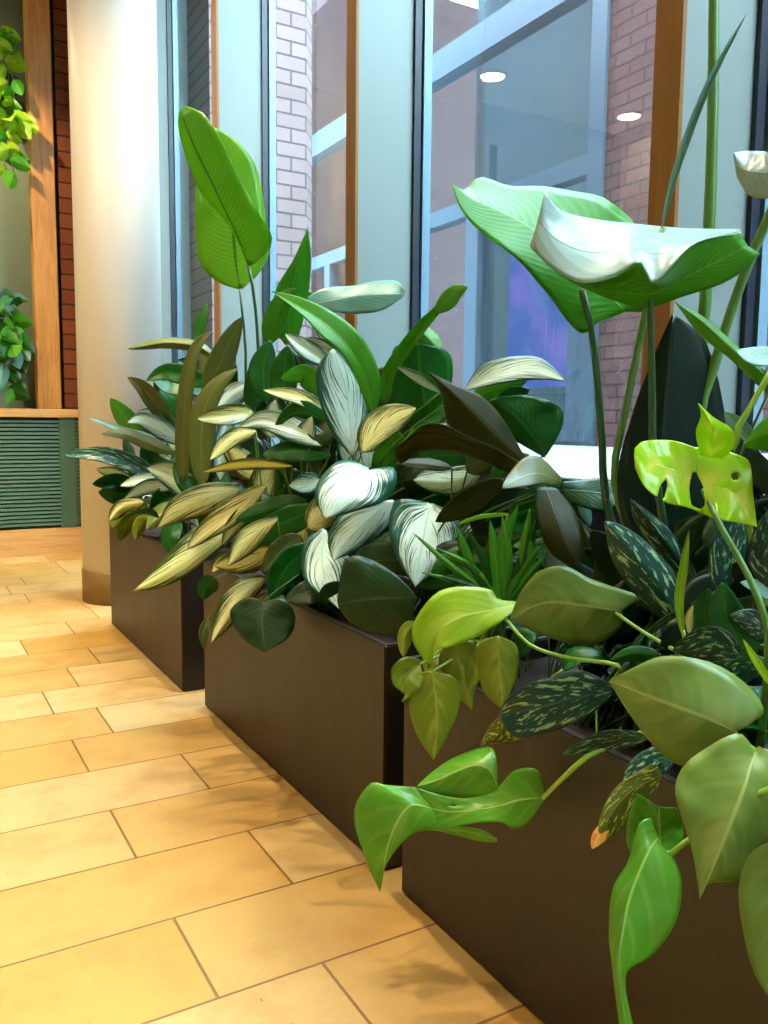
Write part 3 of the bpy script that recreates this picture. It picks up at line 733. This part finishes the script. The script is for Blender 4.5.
F.lp('silver', '320,481 304,484 289,486', 11, 2.45, 2.4, prof='ovate')
F.leaf('silver', '385,500 345,512 330,530 328,545 333,560', '392,500 365,523 345,543 333,561', '394,500 397,515 388,530 360,549 333,561', 2.35, 2.3, .02, .02)
F.leaf('silver', '322,528 306,540 301,560 306,582 339,609', '325,530 322,560 328,588 339,609', '326,530 340,548 351,560 346,582 339,609', 2.42, 2.3, .02, .02)
F.leaf('silver', '428,502 398,500 389,520 394,552 415,587', '430,504 424,535 419,562 415,587', '433,503 455,515 461,533 446,562 415,587', 2.3, 2.2, .03, .03, dm=-.02)
F.leaf('silver', '350,455 330,430 317,390 318,365 332,349', '352,455 350,420 345,385 333,349', '356,455 367,425 366,395 357,373 334,349', 2.45, 2.45, -.03, .04, label='upright folded silver blade')
F.lp('cream', '332,416 302,398 263,390', (8, 8), 2.65, 2.6)
F.lp('cream', '362,452 382,428 416,408', (20, 14), 2.4, 2.4)
F.lp('silver', '330,365 308,350 285,334', 10, 2.7, 2.7)
F.lp('silver', '345,360 328,350 304,338', 9, 2.72, 2.7)
F.lp('silver', '440,393 418,380 397,367', (4, 7), 2.5, 2.45)
F.leaf('silver', '465,388 480,366 510,357 540,358 566,380', '464,390 500,374 535,368 566,381', '466,391 500,384 535,380 566,381', 2.4, 2.3, .03, -.02, label='long white blade reaching towards the window')
F.lp('silver', '482,470 450,482 413,480', 14, 2.3, 2.3, eL=.03)
F.lp('silver', '440,470 425,476 415,480', 8, 2.4, 2.4)
F.lp('silver', '530,470 510,455 492,448', 9, 2.4, 2.4)
F.lp('silver', '480,570 470,545 470,520', 16, 2.3, 2.3)
F.lp('silver', '520,560 512,535 520,510', 14, 2.3, 2.3)
F.lp('dark', '305,500 270,510 235,520', 12, 2.65, 2.65)
F.lp('dark', '320,508 280,525 245,545', 15, 2.6, 2.6)
F.lp('dark', '310,545 285,570 270,600', 15, 2.55, 2.5)
F.lp('olive', '300,535 280,552 262,572', 12, 2.6, 2.55)
F.lp('dark', '330,455 300,450 262,455', 12, 2.6, 2.6)
F.lp('dark', '330,425 300,412 275,425', 12, 2.62, 2.62)
F.cloud(['cream', 'silver', 'deep', 'dark', 'silver', 'deep'], 40, 20, '205,500 215,420 262,395 330,400 390,430 430,500 460,560 420,590 330,585 250,580', ((200, 2.85), (460, 2.35)), (28, 44), .12, .30, 'ovate')
F.fill(['dark', 'dark', 'silver', 'dark'], 34, 21, (.14, .22), .05, (.15, .75), .38, zmax=.80, prof='ovate')

G = Plant('heartleaf_philodendron', 'dark green heart-leaved plant hugging the rim of the middle planter', 'plant', (1.12, 2.3), 'stem_dark')
G.leaf('deep', '262,600 245,598 230,612 242,638 264,652', '262,602 262,625 265,652', '264,602 283,598 295,615 290,636 266,652', 2.45, 2.38, .03, .03)
G.leaf('deep', '414,592 390,570 360,556 345,560 337,600', '416,598 388,598 362,600 338,604', '416,602 405,632 375,634 350,622 338,606', 2.2, 2.2, .02, .02)
G.lp('deep', '350,602 332,595 318,600', 15, 2.35, 2.3, prof='ovate')
G.lp('deep', '330,585 300,595 285,600', 13, 2.4, 2.4, prof='ovate')
G.lp('deep', '400,560 372,562 350,575', 20, 2.25, 2.25, prof='ovate')
G.fill(['deep'], 16, 31, (.10, .16), .055, (.1, .6), .3, zmax=.70, prof='heart', stemlen=(.04, .1))

H = Plant('cordyline', 'olive brown cordyline with broad drooping leaves between the middle and near planters', 'plant', (1.32, 2.02), 'stem_dark', spread=.08)
H.leaf('brown', '500,470 462,445 447,420 440,390 428,372', '525,462 490,430 462,402 429,372', '524,455 500,415 480,395 455,385 429,372', 2.15, 2.1, .02, .02)
H.leaf('brown', '520,478 480,460 450,452 420,452 400,464 395,452', '522,470 485,448 445,432 415,432 394,450', '520,462 495,448 468,437 445,425 425,424 406,440 394,449', 2.05, 2.05, .04, -.02, dm=-.02)
H.lp('brown', '452,468 425,464 396,463', 6, 2.15, 2.15)
H.lp('brown', '503,480 474,498 435,522', (14, 13), 1.95, 1.95)
H.leaf('olive', '562,478 540,457 524,458 508,475 502,487', '562,482 540,474 520,478 502,488', '560,486 540,484 525,487 502,489', 1.95, 1.85, .03, -.02)
H.leaf('deep', '560,482 580,480 605,478 620,486 634,494', '560,490 590,492 615,496 634,495', '562,500 585,508 605,512 618,503 634,496', 1.95, 1.95, .02, -.02)
H.leaf('brown', '535,487 536,515 550,552 580,572', '545,487 557,520 568,548 580,572', '556,488 574,510 582,540 580,572', 1.9, 1.8, .02, .03, dm=-.03)
H.leaf('brown', '570,510 572,545 590,572 606,584', '580,520 592,545 606,584', '585,525 610,545 616,560 606,584', 1.95, 1.9, .03, .03)
H.lp('brown', '560,540 556,560 562,590', 12, 1.95, 1.9)
H.lp('teal', '590,525 583,505 580,488', 6, 2.0, 2.0)
H.cloud(['dark', 'aspidistra', 'olive'], 26, 40, '430,520 470,450 520,440 570,490 600,540 600,600 520,600 450,570', ((430, 2.3), (600, 2.0)), (28, 46), .12, .26)
H.fill(['olive', 'dark', 'brown'], 12, 41, (.14, .2), .04, (.3, .8), .12, zmax=.80)

# ================================================================ near planter
K = Plant('parlour_palm', 'small seedling palm with bright grassy blades in the near planter', 'plant', (1.14, 1.52), 'stem')
for m_, p_, w_ in (('green', '497,604 496,562 490,520', 6), ('green', '505,602 502,548 518,506', 8), ('green', '506,602 522,572 540,546', 5), ('green', '508,602 530,574 545,556', 4),
                   ('dark', '512,600 524,560 536,520', 7), ('green', '500,598 470,566 436,548', 3), ('green', '498,600 456,570 412,532', 3), ('green', '496,600 450,580 420,572', 2.5),
                   ('green', '478,580 468,556 456,526', 4), ('dark', '492,596 486,566 466,528', 4), ('green', '520,592 540,574 560,566', 3), ('green', '502,600 508,560 502,515', 5),
                   ('green', '514,596 524,548 530,508', 5), ('dark', '488,600 478,576 462,560', 4), ('green', '524,590 530,566 531,540', 6), ('dark', '500,600 476,588 440,576', 4)):
    K.lp(m_, p_, w_, 1.82, 1.80, prof='lance', eL=.008, eR=.008)
K.lp('lime', '508,514 480,517 458,524', 2, 1.85, 1.8, prof='strap')

N = Plant('bird_of_paradise', 'towering bird of paradise with broad folded leaves over the near planter', 'plant', (1.40, 1.12), 'stem', spread=.03)
N.leaf('strel_mid', '600,322 580,333 545,291 520,262 500,246 474,226 460,208 452,184', '625,312 590,275 555,245 520,222 490,207 470,198 453,184',
       '644,312 641,235 606,199 572,191 540,186 510,186 480,177 464,190 453,184', 1.78, 1.75, -.05, .10, dm=.0, nu=14, nv=28, label='big green leaf with its tip curled to the left',
       pet=dict(pts=[Vector((1.36, 1.18, .53)), U(606, 500, 1.80), U(602, 440, 1.79), U(593, 340, 1.77), U(582, 290, 1.745)], r=.0085, mat='stem_dark'))
N.leaf('sky_sheen', '545,192 562,211 600,220 637,224 680,228 716,229 740,229', '538,220 558,240 590,252 630,248 655,254 690,243 740,231', '530,246 553,268 580,282 612,277 640,262 653,283 694,244 741,233', 1.60, 1.55, .14, -.05, nu=14, nv=28,
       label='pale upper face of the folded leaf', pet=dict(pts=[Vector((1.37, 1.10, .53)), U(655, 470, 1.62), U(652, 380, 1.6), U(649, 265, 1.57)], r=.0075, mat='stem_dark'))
N.leaf('strel_mid', '531,247 553,269 580,283 612,278 640,263 653,284 692,246 738,231', '532,249 558,272 590,288 622,292 650,294 690,275 748,246', '533,250 560,275 592,292 622,303 646,308 685,296 730,280 761,254', 1.595, 1.55, -.045, .02, nu=10, nv=28, pet=False, label='green underside of the folded leaf')
def stalk(pl, pts, r0, r1, mat, name='stem'):
    bm = bmesh.new(); tube(bm, pts, r0, r1, 10, 20); return mesh_obj(name, bm, M[mat], pl.e, True)
stalk(N, [Vector((1.43, 1.05, .53)), U(700, 400, 1.74), U(706, 290, 1.75), U(712, 150, 1.75), U(714, 0, 1.75), U(715, -120, 1.75)], .015, .0105, 'stem')
stalk(N, [Vector((1.40, 1.12, .53)), U(616, 490, 1.72), U(628, 400, 1.7), U(645, 315, 1.68), U(663, 228, 1.66)], .010, .0065, 'stem')
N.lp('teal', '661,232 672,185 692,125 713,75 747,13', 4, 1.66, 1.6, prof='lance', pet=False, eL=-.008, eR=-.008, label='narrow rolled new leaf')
stalk(N, [Vector((1.45, .98, .53)), U(700, 430, 1.70), U(716, 360, 1.69), U(746, 270, 1.66), U(790, 170, 1.6)], .012, .0095, 'stem')
N.leaf('sky_sheen', '733,153 750,151 785,153', '735,166 752,172 785,175', '737,178 752,197 785,198', 1.40, 1.35, .04, .0, pet=False, label='cupped pale leaf at the edge')
N.leaf('strel_mid', '770,374 755,362 738,347 705,318 674,301', '772,384 752,364 733,350 702,322 674,301', '770,397 750,378 729,358 700,335 674,301', 1.45, 1.5, .01, .01, label='narrow diagonal leaf')
N.lp('teal', '785,356 755,356 736,351', 10, 1.42, 1.45)
N.lp('teal', '752,446 738,426 724,412', 10, 1.45, 1.45, prof='ovate')
N.leaf('strel_mid', '746,440 765,418 800,405', '745,443 770,432 810,425', '746,448 775,452 810,448', 1.38, 1.3, .02, .02)
stalk(N, [Vector((1.45, .95, .53)), U(735, 440, 1.42), U(750, 408, 1.40), U(775, 365, 1.38)], .006, .005, 'stem_lime')
Q = Plant('aspidistra', 'almost black broad upright leaves of a cast-iron plant by the window', 'plant', (1.42, 1.30), 'stem_dark', spread=.02)
Q.leaf('aspidistra', '655,600 622,520 618,470 632,415 650,365 672,314', '672,600 660,520 662,440 667,375 673,314', '700,600 726,480 724,410 705,340 685,322 673,314', 1.68, 1.66, .03, .03, nv=24, label='tall black-green blade')
Q.leaf('aspidistra', '720,424 745,440 785,475', '718,432 742,455 785,492', '716,440 738,470 785,512', 1.5, 1.3, .01, .01)
Q.lp('aspidistra', '640,600 615,560 590,530', 20, 1.75, 1.75)
Q.lp('aspidistra', '725,600 715,560 700,510', 22, 1.6, 1.6)
Q.lp('aspidistra', '770,560 750,520 740,490', 22, 1.5, 1.5)
Q.cloud(['aspidistra', 'deep', 'aspidistra'], 34, 50, '570,560 600,510 660,480 700,500 768,420 800,560 780,650 690,660 600,640', ((560, 1.85), (780, 1.5)), (30, 50), .12, .24)
Q.fill(['aspidistra', 'dark'], 18, 51, (.16, .24), .045, (.3, .8), .22, zmax=.80)

T_ = Plant('mottled_aglaonema', 'dark teal aglaonema with mottled leaves in the near planter', 'plant', (1.22, 1.12), 'stem_dark', spread=.12)
T_.leaf('mottled', '690,645 640,600 612,560 604,522', '692,640 662,592 632,553 605,521', '694,632 678,580 650,545 622,525 605,521', 1.52, 1.5, .02, .02)
T_.leaf('mottled', '698,605 660,560 636,525 630,499', '702,600 675,555 650,522 631,499', '706,595 690,560 668,528 631,499', 1.58, 1.55, .02, .02)
T_.leaf('mottled', '612,684 580,670 556,676 526,685 506,700 500,714', '614,690 575,698 535,708 500,715', '612,698 580,721 556,730 521,738 505,728 500,716', 1.42, 1.5, .01, .01, dm=-.02, label='large teal mottled blade lying over the rim')
T_.lp('mottled', '742,656 712,640 672,650', (20, 14), 1.32, 1.35)
T_.lp('mottled', '720,590 728,550 738,508', 18, 1.42, 1.42)
T_.lp('mottled', '780,590 765,560 768,510', 16, 1.35, 1.35)
T_.lp('mottled', '780,640 752,622 730,615', 14, 1.35, 1.35)
T_.lp('mottled', '648,738 610,740 563,754', 10, 1.38, 1.4)
T_.lp('mottled', '675,755 650,765 622,785', 16, 1.33, 1.33)
T_.lp('mottled', '690,690 650,690 620,700', 18, 1.4, 1.4)
T_.leaf('mottled_lime', '500,714 488,728 480,745', '504,718 500,733 480,746', '520,730 524,738 502,743 480,746', 1.53, 1.55, pet=False)
T_.leaf('mottled_lime', '655,762 620,783 604,806 592,848', '662,775 630,792 610,815 592,849', '655,795 636,812 615,836 592,849', 1.25, 1.22, .01, .01, label='mottled blade with a scorched orange tip')
T_.lp('orange_tip', '607,824 599,836 592,849', 7, 1.235, 1.21, pet=False, eL=0, eR=0, label='scorched orange tip')
T_.lp('teal', '785,604 762,588 740,582', 8, 1.35, 1.35)
T_.lp('dark', '750,660 728,620 722,582', 22, 1.36, 1.36, prof='ovate')
T_.lp('dark', '712,640 705,615 708,588', 14, 1.4, 1.4, prof='ovate')
T_.lp('dark', '660,655 632,654 610,660', 8, 1.4, 1.4)
T_.cloud(['mottled', 'deep', 'aspidistra'], 40, 60, '500,680 520,640 600,640 660,600 768,540 790,700 700,760 640,745 560,720', ((500, 1.75), (780, 1.34)), (16, 28), .12, .30, 'ovate')
T_.fill(['mottled', 'dark', 'aspidistra'], 40, 61, (.09, .15), .040, (.3, .8), .42, az=(-1.3, 1.3), zmax=.68, prof='ovate', stemlen=(.04, .12))

V = Plant('variegated_monstera', 'yellow variegated monstera with a split leaf in the near planter', 'plant', (1.25, .88), 'stem', spread=.03)
hole = [P2('692,472 697,474 704,488 705,506 699,509 691,505 689,488'), P2('667,478 667,487 664,499 659,500 657,496 660,486'), P2('730,474 736,472 741,476 737,481 732,480')]
def U3(s, d): return [U(x, y, d+e) for (x, y), e in s]
def multi(pl, mat, grids, pet=None, **kw):
    g3 = []
    for (L, Mm, R, d0, d1, eL, eR, dm) in grids:
        g3.append((lift(P2(L), d0, d1, eL, dm), lift(P2(Mm), d0, d1, 0, dm), lift(P2(R), d0, d1, eR, dm)))
    o = blade(g3, 'leaf', M[mat], pl.e, **kw)
    if pet: pl.petiole(o, CAM+(g3[0][1][0]-CAM)*LASTK[0], **pet)
    return o
multi(V, 'varieg', [
    ('694,447 675,441 655,440 642,442 635,448', '697,480 682,473 662,467 647,462 634,455', '704,514 686,507 665,502 645,487 635,468', 1.36, 1.33, .02, -.03, 0),
    ('693,447 715,449 733,453 749,462 753,495 757,527', '697,480 712,487 728,490 740,500 748,512 757,527', '703,513 708,516 716,519 726,521 740,523 757,527', 1.36, 1.33, .02, -.02, 0),
    ('700,455 696,432 701,415 698,403', '710,458 713,437 709,420 698,403', '722,459 734,446 732,430 713,417 698,403', 1.355, 1.30, .02, .02, -.02)],
    pet=dict(pts=[Vector((1.22, .86, .53)), U(768, 632, 1.24), U(748, 575, 1.28), U(720, 525, 1.32), U(703, 490, 1.37)], r=.0055), nu=40, nv=60, holes=hole, label='yellow and lime split leaf with holes')
V.lp('lime', '683,636 679,602 684,565 689,530', 5, 1.36, 1.36, pet=False, eL=-.004, eR=-.004, label='rolled yellow new leaf')
V.lp('cream', '689,634 690,615 693,605', 5, 1.37, 1.37, pet=False)
V.lp('lime', '775,690 758,664 743,639', 4, 1.2, 1.2, pet=False, eL=-.004, eR=-.004)
stalk(V, [Vector((1.25, .9, .55)), U(690, 660, 1.36), U(683, 630, 1.36)], .003, .003, 'stem_lime')

W_ = Plant('trailing_philodendron', 'lime heart-leaved vine trailing over the corner of the near planter', 'plant', (1.08, 1.54), 'stem_lime', spread=.03)
W_.leaf('lime', '522,602 497,599 495,592 477,587 444,589 427,602 412,627 414,645 430,668', '521,603 490,611 460,618 440,632 431,668', '521,604 506,618 477,637 450,647 436,650 431,668', 1.72, 1.68, .03, -.02, dm=-.02, label='bright lime leaf on top')
W_.leaf('heart', '453,642 442,650 439,665 449,688 472,710', '455,642 460,665 466,690 472,710', '458,642 474,642 479,660 475,686 472,710', 1.7, 1.68, .015, .015)
W_.leaf('heart', '497,636 480,642 478,668 485,694 502,709', '498,637 499,660 501,685 502,709', '500,636 516,645 519,665 512,690 502,709', 1.72, 1.70, .015, .015)
W_.leaf('heart', '430,671 414,675 409,705 417,735 434,761', '432,672 436,700 437,730 434,761', '434,671 455,678 461,695 453,727 434,761', 1.66, 1.64, .015, .015)
W_.leaf('heart', '420,660 405,657 392,668 393,684 402,692', '420,664 408,672 402,680 402,692', '421,668 423,680 414,695 402,693', 1.68, 1.66, -.02, -.02)
W_.leaf('heart', '420,676 412,684 402,700', '421,682 415,692 402,702', '422,686 420,697 404,703', 1.67, 1.66)
W_.lp('heart', '415,622 406,634 403,657', 8, 1.74, 1.72, prof='ovate')
W_.lp('heart', '440,650 432,660 428,676', 9, 1.74, 1.72, prof='ovate')
W_.lp('heart', '470,650 474,668 470,690', 10, 1.78, 1.76, prof='ovate')
stalk(W_, [Vector((1.1, 1.5, .54)), U(470, 628, 1.76), U(440, 648, 1.72), U(428, 668, 1.69)], .003, .0025, 'stem_lime')
stalk(W_, [Vector((1.14, 1.2, .56)), U(620, 668, 1.5), U(570, 658, 1.6), U(530, 645, 1.66), U(504, 617, 1.7)], .004, .0035, 'stem_lime')

X_ = Plant('philodendron', 'large green philodendron with broad olive leaves arching over the front of the near planter', 'plant', (1.16, .95), 'stem_lime', spread=.05)
X_.leaf('philo', '645,597 630,592 614,587 589,578 565,566 540,571 522,590 510,617', '621,611 605,609 580,605 545,603 510,618', '624,618 621,629 605,640 589,645 560,641 531,630 510,619', 1.6, 1.65, .02, .02, dm=-.02, nv=26, pet=dict(pts=[Vector((1.16, 1.0, .53)), U(690, 665, 1.38), U(665, 645, 1.45), U(640, 630, 1.53), U(616, 613, 1.6)], r=.004))
X_.leaf('philo', '745,727 764,711 745,683 709,662 664,656 635,667 609,681', '736,732 700,716 655,699 609,681', '736,733 715,750 683,766 655,747 628,712 609,681', 1.16, 1.25, .02, .02, dm=-.03, nv=26)
X_.leaf('philo', '752,746 738,733 700,752 682,768 675,790 684,825 692,850 700,899', '755,752 745,785 728,830 700,899', '758,746 785,760 785,820 755,860 741,880 707,884 700,899', 1.08, 1.04, .02, .02, dm=-.02, nv=26)
X_.leaf('philo', '780,838 752,852 739,885 742,925 755,975 780,1012', '800,845 795,900 790,960 782,1012', '820,840 850,900 840,960 784,1012', 1.0, .97, .02, .02)
multi(X_, 'philo_bright', [
    ('651,818 640,822 628,862 613,888 609,935 612,965 621,1040', '658,838 648,852 630,895 622,935 619,968 628,1040', '664,850 676,862 682,882 676,921 652,956 626,975 636,1040', 1.08, 1.0, .03, .015, -.015),
    ('655,862 630,852 627,822 637,793', '661,862 660,840 659,807', '668,860 682,848 683,825 677,808', 1.10, 1.12, .01, .01, .01)],
    pet=dict(pts=[Vector((1.14, .70, .53)), U(830, 775, 1.02), U(768, 789, 1.05), U(720, 817, 1.07), U(661, 861, 1.08)], r=.0042), nu=16, nv=30, label='rolled bright green leaf hanging down')
multi(X_, 'philo_bright', [
    ('446,829 420,831 403,842 385,868 380,892', '432,808 410,806 392,835 380,892', '415,787 386,785 371,783 354,812 366,860 380,892', 1.66, 1.66, .0, .03, -.03),
    ('545,797 538,770 515,770 497,788 475,797 450,797 415,787', '544,798 520,800 500,806 475,810 450,812 430,808', '545,799 527,824 513,829 503,823 478,823 446,829 421,831', 1.62, 1.66, .02, -.02, 0),
    ('498,787 495,752 486,747 455,757 432,772 416,787', '498,788 490,770 476,765 455,772 438,780 416,787', '498,788 480,797 465,798 450,797 430,792 416,787', 1.66, 1.69, .05, .0, .0),
    ('420,829 446,827 480,829 497,838', '430,830 455,830 480,834 497,840', '440,831 465,838 485,842 497,842', 1.645, 1.62, .0, .0, .0)],
    pet=dict(pts=[Vector((1.14, 1.0, .53)), U(668, 726, 1.40), U(628, 738, 1.41), U(606, 747, 1.37), U(588, 756, 1.36), U(562, 779, 1.40), U(543, 798, 1.47)], r=.0046, r1=.004), nu=14, nv=26, holes=[P2('451,806 459,803 455,812')], label='large twisted leaf drooping in front of the planter')
X_.fill(['dark', 'dark', 'aspidistra'], 16, 71, (.09, .14), .045, (.2, .7), .35, az=(-1.3, 1.3), zmax=.66, prof='heart', stemlen=(.04, .1))
# ================================================================ alcove plants
def bowl(x, y, z, r, label):
    g = empty('wall_bowl', (x, y, z), label, 'planter bowl')
    bm = bmesh.new()
    prof = [(0.001, -.16*r/.2)] + [(r*math.sin(a*PI/16), -.8*r*math.cos(a*PI/16)) for a in range(1, 9)] + [(r*.94, .0), (r*.9, -.03)]
    lathe(bm, prof, x, y, 40, z)
    mesh_obj('bowl', bm, M['black'], g, True)
    return g
def alcove_plant(name, label, x, y, z, mats, seed, vines, rad):
    """Vines hanging from a bowl; vines = list of pixel paths."""
    g = empty(name, (x, y, z), label, 'hanging plant')
    rnd = random.Random(seed); k = 0
    class Q: pass
    for pts in vines:
        P3 = [onY(px, py, y-.22+rnd.uniform(-.05, .05)) for px, py in P2(pts)]
        bm = bmesh.new(); tube(bm, [Vector((x, y, z+.01))]+P3, .004, .003, 6, 18)
        mesh_obj('vine', bm, M['stem'], g, True)
        C_ = catmull(P3, 10)
        for i in range(0, 11):
            p = C_[i]; a = rnd.uniform(0, 2*PI); ln = rnd.uniform(.11, .19); w = ln*.36
            d = Vector((math.cos(a), -.5, rnd.uniform(-.8, .25))).normalized(); sd = d.cross(Vector((0, 1, .3))).normalized()
            up = sd.cross(d)
            Mm, L, R = [], [], []
            for q in range(6):
                v = q/5; c = p+d*ln*v-Vector((0, 0, .04*v*v)); ww = w*PROF['ovate'](v)
                Mm.append(c); L.append(c+sd*ww+up*ww*.3); R.append(c-sd*ww+up*ww*.3)
            blade([(L, Mm, R)], 'leaf', M[rnd.choice(mats)], g, nu=8, nv=12, seed=k, thick=0); k += 1
    return g
bp = onY(-9, 78, 7.55); bowl(bp.x, bp.y, bp.z, .22, 'upper black wall bowl holding the lime pothos in the far alcove')
alcove_plant('hanging_pothos', 'lime pothos trailing down beside the oak post in the far alcove', bp.x, bp.y, bp.z, ['lime', 'green', 'lime'], 3,
             ['-8,45 4,34 12,55', '-6,60 6,62 8,90 6,120 12,160', '-8,70 0,95 2,140 6,170', '-4,60 12,75 13,105 4,130 14,172', '4,120 12,118 22,126'], .2)
bp = onY(-6, 318, 7.55); bowl(bp.x, bp.y, bp.z, .24, 'lower black wall bowl holding the dark trailing vine in the far alcove')
alcove_plant('trailing_vine', 'dark green trailing vine from the lower bowl above the counter', bp.x, bp.y, bp.z, ['green', 'dark', 'teal', 'strel_mid'], 6,
             ['-6,300 4,295 14,298 22,303', '-4,305 8,315 16,330 18,345', '-4,310 6,340 10,365 15,390', '-6,320 2,345 4,370 7,392', '-4,318 8,330 12,350 18,372'], .2)

# ================================================================ light
for x, y, l in ((.05, 7.2, 'round ceiling downlight nearest the window in the far row'), (-1.58, 7.12, 'round ceiling downlight in the middle of the far row'), (-3.55, 7.2, 'round ceiling downlight at the left end of the far row')):
    downlight(x, y, l)
WARM = (1.0, .79, .50)
for x, y, z, tx, ty, tz, pw in SPOTS: spot(x, y, z, tx, ty, tz, pw, WARM, .035, 62, .6)
w = bpy.data.worlds.new('world'); S.world = w; w.use_nodes = True
nt = w.node_tree; nt.nodes.clear()
bg = nt.nodes.new('ShaderNodeBackground'); wo = nt.nodes.new('ShaderNodeOutputWorld')
bg.inputs[0].default_value = (.62, .84, 1.0, 1); bg.inputs[1].default_value = SKY
nt.links.new(bg.outputs[0], wo.inputs[0])
S.view_settings.view_transform = 'Standard'; S.view_settings.look = 'None'
S.view_settings.gamma = 1; S.view_settings.use_curve_mapping = False
S.view_settings.exposure = EXPO
cy = S.cycles
cy.use_denoising = True; cy.max_bounces = 8; cy.diffuse_bounces = 4; cy.glossy_bounces = 4; cy.transmission_bounces = 4; cy.transparent_max_bounces = 10
cy.sample_clamp_indirect = 6; cy.caustics_reflective = False; cy.caustics_refractive = False
# helper property used while building
for o in bpy.data.objects:
    if '_o' in o.keys(): del o['_o']
